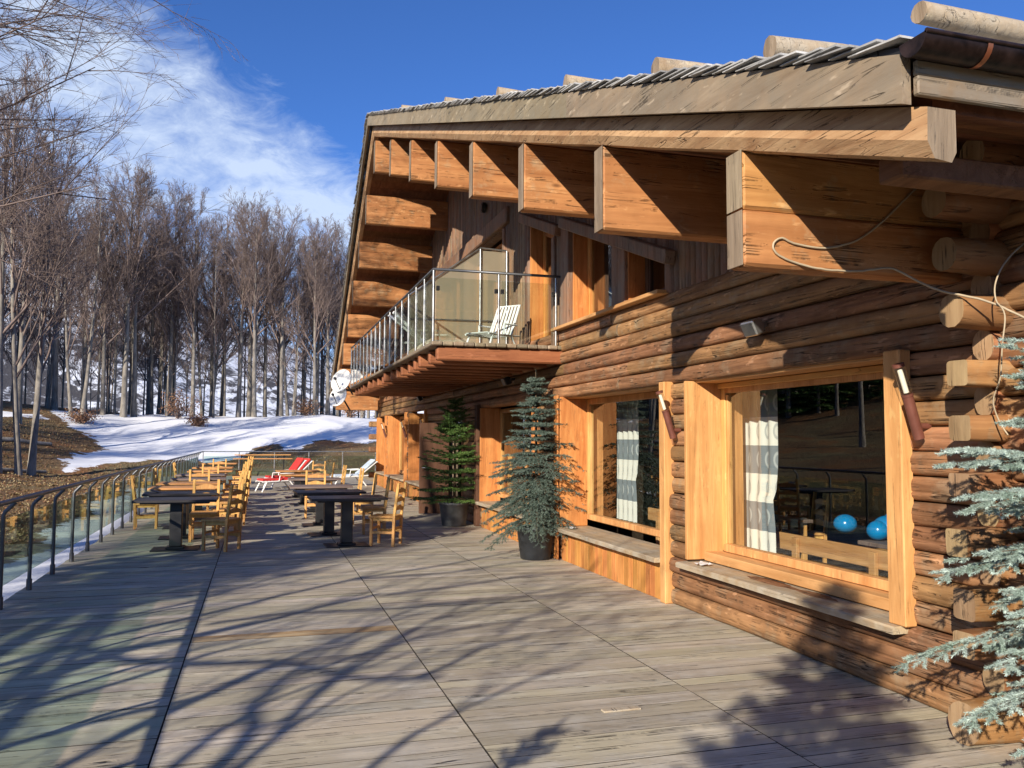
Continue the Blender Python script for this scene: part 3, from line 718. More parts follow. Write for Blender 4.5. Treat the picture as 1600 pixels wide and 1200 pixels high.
# snow guard logs lying on the roof
for i, (x, y, z, r) in enumerate([(2.60, 2.78, 3.455, .048), (2.62, 3.86, 0, .05), (2.62, 5.24, 0, .055), (2.6, 7.03, 0, .055), (2.58, 9.28, 0, .06), (2.55, 12.1, 0, .06), (2.5, 15.9, 0, .06)]):
    zz = z or top(y)+.175; r = r*1.3 if not z else r; g = MB()
    pts = [(x+.45*j, y+.02*math.sin(j*1.3+i), zz+(.02*math.sin(j*.9+i) if j else 0)-(.012*j if i == 0 and j < 6 else 0)) for j in range(14)]
    g.tube(pts, [r*(.92+.1*math.sin(j*1.7+i)) for j in range(14)], 12, True, 0, 1, True, .12, i)
    HS(g, 'snow_guard_log', [M['sill'], M['endgrey']], roof)

# ------------------------------------------------------------------ balcony
BX, BY0, BY1, BZ = 2.22, 11.12, 21.8, 2.97
g = MB(); r2 = random.Random(3)
x = BX-.03
while x < W-.1:
    g.cbox((x, BY0-.06+r2.uniform(-.015, .015), BZ-.055), (x+.145, BY1, BZ), .012); x += .15
balc = H(g, 'balcony', M['fascia'])
y = BY0
while y < BY1:
    g = MB(); g.cbox((BX+.02+r2.uniform(0, .07), y, BZ-.25), (W+.02, y+.13, BZ-.058), .02); HS(g, 'joist', M['joist'], balc); y += .60
ypost = [BY0+.02+(BY1-BY0-.04)*i/16 for i in range(17)]
for y in ypost:
    g = MB(); g.tube([(BX, y, BZ-.04), (BX, y, BZ+.97)], .016 if y > BY0+.1 else .02, 6); HS(g, 'post', M['steel'], balc)
for i in range(16):
    g = MB(); g.box((BX-.004, ypost[i]+.03, BZ+.06), (BX+.004, ypost[i+1]-.03, BZ+.9)); HS(g, 'glass_panel', M['balcglass'], balc)
xp = [BX, 3.14, 3.98]
for x in xp[1:]:
    g = MB(); g.tube([(x, BY0+.02, BZ-.02), (x, BY0+.02, BZ+.97)], .017, 6); HS(g, 'post', M['steel'], balc)
for i in range(2):
    g = MB(); g.box((xp[i]+.04, BY0+.016, BZ+.06), (xp[i+1]-.04, BY0+.024, BZ+.88)); HS(g, 'glass_panel', M['balcglass'], balc)
g = MB(); g.tube([(W-.02, BY0+.02, BZ+.99), (BX, BY0+.02, BZ+.99), (BX, BY1, BZ+.99)], .019, 8); HS(g, 'handrail', M['dsteel'], balc)
g = MB()
for (x, z) in ((BX+.06, 3.7), (3.10, 3.7), (3.19, 3.7), (3.94, 3.7)): g.box((x-.02, BY0-.004, z-.03), (x+.02, BY0+.044, z+.03))
HS(g, 'glass_clamp', M['black'], balc)
SY = 13.8
g = MB()
g.tube([(3.56, SY, BZ), (3.56, SY, 4.9)], .022, 6); g.tube([(4.03, SY, BZ), (4.03, SY, 4.9)], .022, 6)
g.tube([(BX+.06, SY, 4.0), (3.56, SY, 4.92), (4.03, SY, 4.90)], .018, 6); g.tube([(BX+.05, SY, BZ+.68), (4.03, SY, BZ+.70)], .014, 6)
HS(g, 'screen_frame', M['steel'], balc)
g = MB(); g.add([(BX+.1, SY+.02, BZ+.03), (3.54, SY+.02, BZ+.03), (3.54, SY+.02, 4.88), (BX+.1, SY+.02, 4.0)], [(0, 1, 2, 3)]); g.add([(3.58, SY+.02, BZ+.03), (4.01, SY+.02, BZ+.03), (4.01, SY+.02, 4.88), (3.58, SY+.02, 4.88)], [(0, 1, 2, 3)])
HS(g, 'screen_panel', M['frost'], balc)

# ------------------------------------------------------------------ white plastic loungers (local: head at +x)
def lounger(g_fr, g_cu, back=60, L=1.25, cush=True):
    fr = g_fr; a = R_(back)
    for s in (-1, 1):
        fr.tube([(-L*.62, s*.28, .30), (0, s*.28, .33), (.42, s*.28, .36)], .022, 6)
        fr.tube([(-L*.5, s*.28, .30), (-L*.62, s*.29, 0)], .024, 6); fr.tube([(.1, s*.28, .33), (.35, s*.30, 0)], .024, 6)
        fr.tube([(.10, s*.28, .34), (.10+.78*math.cos(a), s*.27, .34+.78*math.sin(a))], .022, 6)
        fr.tube([(-.25, s*.31, .33), (-.22, s*.32, .55), (.25, s*.32, .57)], .018, 6)
    n = 9
    for i in range(n):
        x = -L*.6+(L*.6+.05)*i/(n-1); fr.cbox((x-.03, -.27, .315), (x+.03, .27, .335), .004)
    for i in range(7):
        y = -.24+.08*i; fr.bar((.12, y, .345), (.12+.78*math.cos(a), y, .345+.78*math.sin(a)), .05, .014, V((-math.sin(a), 0, math.cos(a))), ch=.004)
    fr.bar((.12+.78*math.cos(a), -.28, .345+.78*math.sin(a)), (.12+.78*math.cos(a), .28, .345+.78*math.sin(a)), .05, .03, V((0, 0, 1)), ch=.01)
    if cush:
        g_cu.cbox((-L*.6, -.25, .337), (.08, .25, .40), .02); g_cu.bar((.10, 0, .40), (.05+.80*math.cos(a), 0, .42+.78*math.sin(a)), .48, .06, V((-math.sin(a), 0, math.cos(a))), ch=.02)
def mk_lounger(loc, rz, label, cm=None, back=60, cl='cushion'):
    e = tag(empty('sun_lounger', loc, rz), label, 'lounger'); a, b_ = MB(), MB(); lounger(a, b_, back, cush=cm is not None)
    a.build('frame', M['white'], e)
    if cm: b_.build(cl, cm, e)
    return e
LG = mk_lounger((3.42, 12.2, BZ), R_(42), 'white slatted plastic lounger on the balcony beside the frosted screen', None, 62); LG.scale = (.72, .72, .72)
mk_lounger((2.9, 14.6, BZ), R_(150), 'white plastic lounger seen blurred behind the frosted balcony screen', M['white'], 40)
mk_lounger((.75, 27.3, 0), R_(20), 'white lounger with a bright red cushion beside the right hand row of tables', M['red'], 50)
mk_lounger((1.0, 29.3, 0), R_(24), 'second white lounger with red and white cushion, behind the nearer one with the red cushion', M['red'], 42)
mk_lounger((3.2, 29.8, 0), R_(10), 'white lounger with pale blue cushion against the far wall of the chalet', M['bluecush'], 38)

# ------------------------------------------------------------------ chairs and tables
def mk_chair():
    e = empty('wooden_chair')
    g = MB(); g.cbox((-.21, -.20, .43), (.21, .22, .465), .01); g.box((-.18, -.17, .385), (.18, .19, .429)); g.build('seat', M['chair'], e)
    for s in (-1, 1):
        g = MB(); g.cbox((s*.19-.021, .155, 0), (s*.19+.021, .197, .428), .004); g.build('leg', M['chair'], e)
        g = MB(); g.bar((s*.19, -.175, 0), (s*.19, -.19, .47), .042, .042, V((0, 1, 0)), ch=.004); g.bar((s*.19, -.19, .46), (s*.19, -.255, .97), .042, .040, V((0, 1, 0)), ch=.004); g.build('leg', M['chair'], e)
    g = MB()
    for z in (.58, .71, .85):
        y = -.19-.065*(z-.46)/.51; P = []
        for i in range(9):
            x = -.17+.34*i/8; h = .032+.016*math.cos((x/.17)*math.pi); P.append((x, h))
        vs = []
        for x, h in P: vs += [(x, y-.011, z-.03), (x, y-.011, z+h), (x, y+.011, z+h), (x, y+.011, z-.03)]
        g.add(vs, [(i*4+j, i*4+(j+1) % 4, (i+1)*4+(j+1) % 4, (i+1)*4+j) for i in range(8) for j in range(4)])
    g.build('backrest', M['chair'], e)
    g = MB()
    for s in (-1, 1): g.cbox((s*.19-.012, -.16, .19), (s*.19+.012, .16, .23), .003)
    g.cbox((-.175, .165, .25), (.175, .187, .285), .003); g.cbox((-.175, -.195, .25), (.175, -.170, .285), .003)
    g.build('stretcher', M['chair'], e); return e
chair0 = mk_chair(); reg(chair0); used = [False]
def place_chair(x, y, rz, label, group='wooden chairs at the deck tables'):
    o = chair0 if not used[0] else copy_tree(chair0); used[0] = True
    o.location = (x, y, 0); o.rotation_euler = (0, 0, R_(rz)); tag(o, label, 'chair', group)
def mk_table(tm, legm, w_=1.15, d_=.75):
    e = empty('pedestal_table')
    g = MB(); n = 5
    for i in range(n): g.cbox((-w_/2, -d_/2+d_*i/n+.001, .715), (w_/2, -d_/2+d_*(i+1)/n-.001, .75), .004)
    g.cbox((-w_/2+.1, -d_/2+.06, .69), (w_/2-.1, d_/2-.06, .7145), .004)
    g.build('tabletop', tm, e)
    g = MB(); g.cbox((-.085, -.085, .05), (.085, .085, .69), .008); g.build('leg', legm, e)
    g = MB(); g.cbox((-.33, -.25, 0), (.33, .25, .018), .004); g.cbox((-.13, -.13, .018), (.13, .13, .05), .01); g.build('base', legm, e)
    return e
TB = {'dark': mk_table(M['tabledark'], M['black']), 'wood': mk_table(M['tabletop'], M['black']), 'grey': mk_table(M['tablegrey'], M['black'])}
for k in TB: reg(TB[k])
tused = set()
def place_table(kind, x, y, rz, label):
    o = TB[kind] if kind not in tused else copy_tree(TB[kind]); tused.add(kind)
    o.location = (x, y, 0); o.rotation_euler = (0, 0, R_(rz)); tag(o, label, 'table', 'pedestal tables in two rows on the deck')
ORD = ['nearest', 'second', 'third', 'fourth', 'fifth', 'sixth', 'seventh', 'eighth', 'farthest']
words = dict(dark='dark', wood='honey brown', grey='greyed')
LT = [('dark', 13.55), ('dark', 15.05), ('wood', 16.7), ('wood', 18.3), ('grey', 20.1), ('grey', 22.2), ('wood', 24.6), ('wood', 27.4), ('wood', 31.6)]
for i, (k, y) in enumerate(LT):
    place_table(k, -1.18+rng.uniform(-.05, .05)-(.0 if i < 2 else .12), y, rng.uniform(-3, 3), f'{words[k]} pedestal table, {ORD[i]} from the camera in the left row along the glass railing')
    if i == 0: place_chair(-.50, 13.30, 62, 'wooden ladder-back chair at the nearest table of the left row')
    else: place_chair(-.50+rng.uniform(-.05, .06), y+rng.uniform(-.08, .08), 90+rng.uniform(-12, 8), f'wooden chair at the {ORD[i]} table of the left row, on its aisle side')
for i in range(2, 9): place_chair(-.56+rng.uniform(-.05, .05), LT[i][1]+.62+rng.uniform(-.08, .08), 90+rng.uniform(-14, 10), f'wooden chair just beyond the {ORD[i]} table of the left row, beside the aisle')
place_chair(-.82, 14.55, 178, 'wooden chair standing between the nearest and second tables of the left row')
for i in (3, 5, 7): place_chair(-1.2, LT[i][1]+.75, 180+rng.uniform(-8, 8), f'wooden chair tucked behind the {ORD[i]} table of the left row')
for i in (2, 4, 6): place_chair(-1.95, LT[i][1]+.1, -90+rng.uniform(-8, 8), f'wooden chair by the glass railing at the {ORD[i]} table of the left row')
RT = [('dark', 1.33, 13.35), ('dark', 1.18, 14.9), ('grey', 1.15, 16.6), ('grey', 1.22, 19.6), ('wood', 1.1, 21.8), ('wood', 1.05, 24.4)]
RO = ['nearest', 'second', 'third', 'fourth', 'fifth', 'farthest']
for i, (k, x, y) in enumerate(RT):
    place_table(k, x, y, rng.uniform(-4, 4), f'{words[k]} pedestal table, {RO[i]} from the camera in the right row')
    if i == 0: place_chair(1.93, 13.28, 64, 'wooden ladder-back chair at the nearest table of the right row')
    else: place_chair(x+.78+rng.uniform(-.04, .05), y+rng.uniform(.0, .1), 88+rng.uniform(-14, 6), f'wooden chair at the {RO[i]} table of the right row, on its wall side')
place_chair(1.15, 18.1, 176, 'wooden chair between the third and fourth tables of the right row')
place_chair(1.6, 25.4, 150, 'wooden chair behind the farthest table of the right row')
# beer table at the far end
e = tag(empty('folding_table', (.15, 32.6, 0)), 'long narrow folding beer table with a bench top stacked on it near the end railing', 'table')
g = MB(); g.cbox((-1.05, -.25, .86), (1.05, .25, .89), .004); g.cbox((-1.0, -.12, 1.0), (1.0, .12, 1.03), .004); g.build('tabletop', M['tabletop'], e)
for s in (-1, 1):
    g = MB(); g.bar((s*.75, -.2, 0), (s*.75, -.2, .86), .035, .035, V((0, 1, 0))); g.bar((s*.75, .2, 0), (s*.75, .2, .86), .035, .035, V((0, 1, 0))); g.bar((s*.75, -.2, .4), (s*.75, .2, .4), .03, .03); g.bar((s*.75, 0, .86), (s*.75, 0, 1.0), .05, .05, V((0, 1, 0))); g.build('leg', M['black'], e)
# small things on the tables
e = tag(empty('menu_board', (-1.62, 15.0, .75)), 'small dark slate menu board lying on the second table of the left row', 'board'); g = MB(); g.obox((0, 0, .03), (.16, .22, .012), Matrix.Rotation(R_(18), 3, 'Y'), ch=.003); g.build('slate', M['black'], e)

# ------------------------------------------------------------------ wall lamps, floodlights, dishes
LZ = ['beside the right post of the big near window', 'between the two big picture windows', 'behind the blue spruce', 'beside the dark doorway behind the green spruce', 'before the third window from the far corner', 'between the two farthest windows', 'at the far corner of the chalet']
for i, y in enumerate((4.36, 7.66, 11.62, 16.45, 20.75, 23.75, 27.72)):
    e = tag(empty('wall_lamp', (W-.10, y, 1.70)), 'brown tilted torch lamp '+LZ[i], 'lamp', 'torch lamps along the log wall')
    d = V((-.34, -.03, .94)).normalized(); g = MB()
    g.tube([(0, 0, -.02), d*.26], .034, 12); g.tube([d*.26, d*.275], .037, 12); g.tube([(.08, 0, .06), d*.06], .02, 8); g.build('body', M['brown'], e)
    g = MB(); g.tube([d*.455, d*.475], .037, 12); g.build('cap', M['brown'], e)
    g = MB(); g.tube([d*.276, d*.454], .035, 12); g.build('glass', M['clear'], e)
    g = MB(); g.tube([d*.285, d*.44], .017, 10); g.build('bulb', M['tubewhite'], e)
def flood(p, label, m1):
    e = tag(empty('floodlight', p), label, 'floodlight'); g = MB()
    g.obox((-.07, 0, 0), (.10, .19, .13), Matrix.Rotation(R_(-25), 3, 'Y'), ch=.012); g.bar((0, 0, .02), (.08, 0, .04), .04, .04); g.build('housing', m1, e)
    g = MB(); g.obox((-.125, 0, -.022), (.008, .17, .11), Matrix.Rotation(R_(-25), 3, 'Y')); g.build('lens', M['clear'] if m1 is M['steel'] else M['dsteel'], e)
flood(V((W-.10, 6.1, 2.60)), 'silver floodlight on the logs above the big near window', M['steel'])
flood(V((W-.10, 13.4, 2.62)), 'black floodlight on the logs under the near half of the balcony', M['black'])
flood(V((W-.10, 21.3, 2.68)), 'small black floodlight on the logs under the far half of the balcony', M['black'])
e = tag(empty('gable_vent', (W-.06, 15.3, 6.06)), 'small round black vent on the upright gable boards under the roof', 'lamp'); g = MB(); g.tube([(0, 0, 0), (-.07, 0, 0)], .10, 16); g.tube([(-.07, 0, 0), (-.085, 0, 0)], .075, 16); g.build('housing', M['black'], e)  # round vent in the gable, gives no light
def dish(p, r, label):
    e = tag(empty('satellite_dish', p), label, 'satellite dish', 'satellite dishes at the far corner'); n = V((-.62, -.70, .35)).normalized()
    u = n.cross(V((0, 0, 1))).normalized(); v = u.cross(n); g = MB(); vs = [(0, 0, 0)]
    for k in range(1, 5):
        for j in range(24): a = 2*math.pi*j/24; q = r*k/4; vs.append(tuple(u*q*math.cos(a)+v*q*1.08*math.sin(a)+n*(.35*q*q/r)))
    fs = [(0, 1+j, 1+(j+1) % 24) for j in range(24)]
    for k in range(3): fs += [(1+k*24+j, 1+(k+1)*24+j, 1+(k+1)*24+(j+1) % 24, 1+k*24+(j+1) % 24) for j in range(24)]
    g.add(vs, fs, 0, True); g.add([tuple(V(q)-n*.012) for q in vs], [f[::-1] for f in fs], 0, True); g.build('reflector', M['white'], e)
    g = MB(); g.tube([tuple(-v*r*.9), tuple(n*r*1.1-v*r*.2)], .012, 6); g.tube([tuple(n*r*1.05-v*r*.2), tuple(n*r*1.25-v*r*.15)], .035, 8); g.build('receiver_arm', M['dsteel'], e)
    g = MB(); g.tube([tuple(-n*.02), tuple(-n*.2), tuple(-n*.2+V((.15, 0, -.25)))], .022, 6); g.build('bracket', M['dsteel'], e)
dish(U(536, 597, 1, 22.3), .30, 'upper white satellite dish at the far end of the balcony'); dish(U(531, 621, 1, 22.2), .26, 'lower, smaller white satellite dish at the far end of the balcony')
e = tag(empty('dish_shelf', (3.62, 30.75, 2.8)), 'orange wooden bracket beam carrying the dishes beyond the far corner of the chalet', 'beam'); g = MB(); g.cbox((-.6, -.1, -.0), (.55, .1, .33), .01); g.build('beam', M['beam'], e)

# cables
def smooth(P):
    o = []
    for i in range(len(P)-1):
        a, b_, c, d = P[max(i-1, 0)], P[i], P[i+1], P[min(i+2, len(P)-1)]
        for k in range(5):
            u = k/5; o.append(.5*((2*b_)+(c-a)*u+(2*a-5*b_+4*c-d)*u*u+(3*b_-a-3*c+d)*u**3)+V((0, 0, .003*mnoise.noise(b_*9+V((u*3, 0, 0))))))
    return o+[P[-1]]
g = MB(); Y0 = 4.03
pp = [U(*q, 1, Y0) for q in ((1438, 288), (1415, 310), (1380, 345), (1345, 372), (1310, 385), (1275, 387), (1240, 380), (1222, 372), (1210, 378), (1209, 390), (1222, 402), (1255, 414), (1290, 421), (1335, 424), (1365, 421), (1395, 420))]
pp += [U(1430, 437, 1, 3.95), U(1460, 451, 1, 3.85), U(1490, 459, 1, 3.75), U(1530, 467, 1, 3.62), U(1575, 484, 1, 3.55), U(1610, 502, 1, 3.5)]
g.tube(smooth(pp), .0065, 6); tag(g.build('loose_cable', M['cable']), 'pale loose cable looped along the nearest roof beam', 'cable')
g = MB(); pp = [U(1600, 380, 1, 3.6), U(1572, 408, 1, 3.6), U(1556, 440, 1, 3.58), U(1556, 468, 1, 3.56), U(1570, 492, 1, 3.55), U(1566, 540, 1, 3.56), U(1563, 590, 1, 3.6), U(1552, 625, 1, 3.66), U(1560, 655, 1, 3.66), U(1575, 680, 1, 3.62)]
g.tube(smooth(pp), .0045, 6); tag(g.build('hanging_cable', M['cable']), 'pale cable hanging down past the log ends behind the spruce', 'cable')
# crumpled napkins on the sills
def napkin(p, label):
    g = MB(); r2 = random.Random(int(p[1]*10)); n = 7; vs = []
    for i in range(n):
        for j in range(n): vs.append((-.06+.02*i+r2.uniform(-.006, .006), -.08+.026*j, .012+.03*abs(mnoise.noise(V((i*.9, j*.8, p[1]))))+.006*r2.random()))
    g.add(vs, [(i*n+j, (i+1)*n+j, (i+1)*n+j+1, i*n+j+1) for i in range(n-1) for j in range(n-1)], 0, True); tag(g.build('napkin', M['fabw'], loc=p), label, 'napkin')
napkin((W-.02, 10.75, .452), 'crumpled white napkin on the sill beside the blue spruce'); napkin((W-.05, 7.18, .478), 'crumpled white napkin on the sill of the big near window')
g = MB(); g.cbox((2.05, 4.86, .001), (2.30, 4.91, .012), .003); tag(g.build('wood_chip', M['sill']), 'small loose piece of pale wood lying on the deck boards', 'wood chip')

# ------------------------------------------------------------------ behind the glass
m, t, b, o = mat('patterned_curtain_cloth'); c = t.obj()
s_ = t.new('ShaderNodeSeparateXYZ'); t.put(s_, 0, c)
rowf = t.math('MULTIPLY', s_.outputs[2], 3.6); row = t.math('FLOOR', rowf); par = t.math('MODULO', row, 2.)
cell = t.math('SUBTRACT', t.math('FRACT', rowf), .5); cy_ = t.math('SUBTRACT', t.math('FRACT', t.math('MULTIPLY', s_.outputs[1], 6.5)), .5)
dd = t.math('SQRT', t.math('ADD', t.math('POWER', cell, 2.), t.math('POWER', cy_, 2.)))
ringm = t.ramp(dd, [(.16, .2), (.2, 1), (.27, 1), (.31, 0)])
bgc = t.mix(par, (.78, .78, .74), (.20, .235, .27)); fgc = t.mix(par, (.36, .39, .41), (.52, .56, .58))
t.put(b, 'Base Color', t.mix(t.math('MULTIPLY', ringm, .75), bgc, fgc)); b.inputs['Roughness'].default_value = .9
M['curtain'] = m
def curtain(y0, y1, z0, z1, x, label):
    g = MB(); n, k = 36, 18; vs = []
    for j in range(k+1):
        z = z0+(z1-z0)*j/k; tie = 1-.06*math.exp(-((z-(z0+.62))/.22)**2); top_ = 1
        for i in range(n+1):
            f = i/n; yy = y1-(y1-y0)*f*tie*(1 if z > z0+.6 else .92); vs.append((x+.016*math.sin(f*26+z*.5), yy, z))
    g.add([(a[0]-x, a[1]-y1, a[2]-z0) for a in vs], [(j*(n+1)+i, j*(n+1)+i+1, (j+1)*(n+1)+i+1, (j+1)*(n+1)+i) for j in range(k) for i in range(n)], 0, True)
    tag(g.build('curtain', M['curtain'], loc=(x, y1, z0)), label, 'curtain')
curtain(7.00, 7.70, .50, 2.26, 4.74, 'grey and white patterned curtain inside the big near window')
curtain(10.35, 11.05, .55, 2.26, 4.86, 'grey and white patterned curtain inside the picture window behind the blue spruce')
for i, (y0, y1) in enumerate(((22.9, 23.4), (26.8, 27.4), (29.5, 30.1))): curtain(y0, y1, .55, 2.3, 4.8, 'pale patterned curtain in the '+('third farthest', 'second farthest', 'farthest')[i]+' window of the ground floor')
def bench(y0, y1, x, label):
    e = tag(empty('bench', (x, (y0+y1)/2, 0)), label, 'bench'); h = (y1-y0)/2
    g = MB(); g.cbox((-.02, -h, .60), (.02, h, .76), .006); g.build('backrest', M['paley'], e)
    g = MB(); g.cbox((.03, -h, .42), (.42, h, .46), .006); g.build('seat', M['paley'], e)
    for s in (-h+.35, 0, h-.35):
        g = MB(); g.cbox((-.06, s-.04, 0), (-.021, s+.04, .74), .005); g.cbox((.34, s-.04, 0), (.40, s+.04, .419), .005); g.build('leg', M['paley'], e)
bench(4.5, 7.32, 4.95, 'pale wooden bench with its back against the big near window'); bench(7.9, 10.3, 5.0, 'pale wooden bench inside the picture window behind the blue spruce')
def ctab(x, y, label):
    e = tag(empty('dining_table', (x, y, 0)), label, 'table'); g = MB(); g.cbox((-.4, -.75, .70), (.4, .75, .74), .006); g.build('tabletop', M['tablegrey'], e)
    for a in (-1, 1):
        for b2 in (-1, 1): g = MB(); g.cbox((a*.33-.03, b2*.66-.03, 0), (a*.33+.03, b2*.66+.03, .70)); g.build('leg', M['chair'], e)
ctab(5.75, 5.9, 'dining table inside the big near window carrying blue balloons'); ctab(5.8, 9.2, 'dining table inside the left picture window')
def balloon(p, r, label, sq=.75):
    e = tag(empty('balloon', p), label, 'balloon'); g = MB(); pr = [(r*math.sin(math.pi*i/14)*(1 if i < 7 else .97), -r*sq*math.cos(math.pi*i/14)) for i in range(15)]; pr[0] = (.004, pr[0][1]); pr[-1] = (.004, pr[-1][1]); g.lathe((0, 0, 0), pr, 24); g.build('skin', M['blue'], e)
    g = MB(); g.lathe((r*.7, 0, -r*sq*.72), [(.004, .012), (.010, 0), (.002, -.006)], 10); g.build('knot', M['blue'], e)
for (px_, py_, xx, rr, sq_, lb) in ((1321, 836, 5.62, .115, .80, 'shiny blue balloon on its own on the table inside the big near window'), (1372, 848, 5.50, .10, .9, 'lowest blue balloon of the bunch beside the right window post'),
        (1386, 838, 5.62, .13, .85, 'middle blue balloon of the bunch beside the right window post'), (1404, 834, 5.75, .15, .9, 'rearmost blue balloon of the bunch beside the right window post')):
    q = U(px_, py_, 0, xx); balloon((q.x, q.y, .74+rr*sq_+.005), rr, lb, sq_)
place_chair(6.9, 9.6, 80, 'wooden chair standing inside the dining room behind the big near window', 'wooden chairs in the dining room')
place_chair(6.7, 7.7, 100, 'wooden chair inside, behind the table with the blue balloons', 'wooden chairs in the dining room')

# ------------------------------------------------------------------ spruces
def twig_needles(g, p, d, L, nl, nw, dens, r2, droop=0):
    n = max(4, int(L*dens)); u = d.cross(V((0, 0, 1)))
    if u.length < .1: u = V((1, 0, 0))
    u.normalize(); w_ = u.cross(d)
    for i in range(n):
        s = (i+r2.random())/n; a = r2.random()*6.283; q = p+d*L*s
        rad = u*math.cos(a)+w_*math.sin(a); nd = (d*r2.uniform(.35, .8)+rad*.8).normalized()
        ln = nl*r2.uniform(.75, 1.15)*(1-.25*s); sd = nd.cross(rad).normalized() if nd.cross(rad).length > .01 else u
        sd = sd*nw*.5
        g.v += [tuple(q-sd), tuple(q+sd), tuple(q+nd*ln+sd*.3), tuple(q+nd*ln-sd*.3)]
        k = len(g.v); g.f.append((k-4, k-3, k-2, k-1)); g.mi.append(0); g.sm.append(False)
def spruce(parent, H_, Rr, z0, nm, seed, whorl=.16, nl=.022, nw=.0035, dens=260, droop=.15, per=9, dense=1., zmin=0, tw=.13, pw=.85, lift=.35, var=.2):
    r2 = random.Random(seed); tr = MB(); nd = MB()
    tr.tube([(0, 0, 0), (.01, 0, z0+H_*.4), (0, .01, z0+H_)], [.035, .022, .005], 8)
    z = z0+.06; k = 0
    while z < z0+H_-.05:
        f = (z-z0)/H_; Lb = Rr*(1-f)**pw*(.9 if f > .06 else .85)+.05; n = per if f < .8 else max(4, per-3)
        for j in range(n):
            a = 6.283*(j/n)+k*1.1+r2.uniform(-.25, .25); L = Lb*r2.uniform(1-var*1.3, 1+var*.7); up = lift*(f**1.0)*1.6+r2.uniform(-.12, .1)-droop*(1-f)
            zz = z+r2.uniform(-.03, .03)*whorl/.16; d0 = V((math.cos(a), math.sin(a), up)).normalized()
            pts = [V((0, 0, zz))]; ns = max(3, int(L/.10)); d = d0.copy()
            for q in range(ns):
                d = (d+V((0, 0, -.05*droop/.15+.07*q/ns))+V((r2.uniform(-.05, .05), r2.uniform(-.05, .05), 0))).normalized(); pts.append(pts[-1]+d*L/ns)
            tr.tube([pts[0], pts[len(pts)//2], pts[-1]], [.010, .006, .002], 4, cap=False)
            for q in range(1, len(pts)):
                s = q/ns
                if s < .22 and f < .75: continue
                dd_ = (pts[q]-pts[q-1]); twig_needles(nd, pts[q-1], dd_.normalized(), dd_.length, nl, nw, dens, r2)
                m_ = (2 if r2.random() < dense else 1)
                for sgn in (-1, 1)[:m_]:
                    side = dd_.cross(V((0, 0, 1))).normalized()*sgn; td = (dd_.normalized()*.75+side*.8+V((0, 0, r2.uniform(-.25, .12)-droop*.5))).normalized()
                    tl = tw*(1.1-s*.65)*r2.uniform(.7, 1.2)*min(1.3, .4+L/.5); twig_needles(nd, pts[q], td, tl, nl, nw, dens, r2)
                    if tl > .10:
                        for s2 in (-1, 1):
                            sd2 = td.cross(V((0, 0, 1))).normalized()*s2; twig_needles(nd, pts[q]+td*tl*.45, (td+sd2*.9).normalized(), tl*.5, nl, nw, dens, r2)
        z += whorl*(1-.35*f)*r2.uniform(.85, 1.15); k += 1
    twig_needles(nd, V((0, 0, z0+H_-.18)), V((0, 0, 1)), .2, nl, nw, dens, r2)
    tr.build('trunk', M['sbark'], parent); nd.build('crown', nm, parent)
def pot(parent, r0, r1, h, m_):
    g = MB(); g.lathe((0, 0, 0), [(.001, .004), (r0-.01, .004), (r0, .015), (r1-.01, h-.05), (r1+.008, h-.045), (r1+.01, h), (r1-.012, h), (r1-.03, h-.06), (.001, h-.06)], 32); p = g.build('pot', m_, parent)
    g = MB(); g.lathe((0, 0, h-.055), [(r1-.028, 0), (r1*.5, .01), (.001, .018)], 20); g.build('soil', M['soil'], p)
e = tag(empty('potted_spruce', (3.72, 11.25, 0)), 'blue-green spruce in a black plastic pot in front of the picture window', 'potted spruce')
pot(e, .21, .27, .45, M['pot']); spruce(e, 2.06, .70, .55, M['bluen'], 3, whorl=.12, droop=.26, per=13, dens=250, nl=.028, nw=.0062, tw=.21, pw=.90, var=.55)
e = tag(empty('potted_spruce', (3.60, 15.85, 0)), 'green spruce in a grey pot beside the open dark door', 'potted spruce')
pot(e, .23, .29, .45, M['potgrey']); spruce(e, 1.98, .70, .46, M['greenn'], 8, whorl=.165, droop=.05, per=13, dens=230, nl=.026, nw=.0068, tw=.22, pw=.70, var=.55)
e = tag(empty('potted_spruce', (4.10, 2.98, 0)), 'pale silvery blue spruce in front of the log ends at the near corner', 'potted spruce')
pot(e, .22, .28, .42, M['pot']); spruce(e, 1.72, 1.06, .62, M['palen'], 27, whorl=.175, droop=.22, per=14, dens=950, nl=.022, nw=.0040, tw=.22, pw=.5, lift=.6, dense=1., var=.36)
# shadow casting spruces standing behind and beside the camera
e = tag(empty('spruce_tree', (-9.9, 1.7, -.9)), 'tall spruce left of the camera whose shadow falls across the middle of the deck', 'tree'); e.scale = (3.6, 3.6, 3.6)
spruce(e, 3.2, .62, .12, M['greenn'], 51, whorl=.16, droop=.1, per=10, dens=150, nl=.03, nw=.012, tw=.18, pw=.7)
reg(e)
for i in range(16):  # extra spruces out of view, added to darken the window reflections
    while 1:
        x = -rng.uniform(25, 44); y = rng.uniform(42, 62)
        if x*.766-y*.643 < -48.5: break
    c_ = copy_tree(e); c_.location = (x, y, terr(x, y)-.5); k = 3.6*rng.uniform(.85, 1.3); c_.scale = (k*1.25, k*1.25, k); c_.rotation_euler = (0, 0, rng.random()*6.28); tag(c_, 'dark spruce added out of view on the left bank to darken the window reflections', 'tree', 'spruces added out of view to darken the window reflections')
e = tag(empty('potted_spruce', (-1.98, -1.4, .05)), 'tall potted spruce behind the camera, seen by its shadow on the deck', 'potted spruce')
pot(e, .25, .32, .45, M['pot']); spruce(e, 3.9, 1.15, .46, M['bluen'], 31, whorl=.24, droop=.1, per=9, dens=150, nl=.04, nw=.019, tw=.26, dense=.8, var=.35)
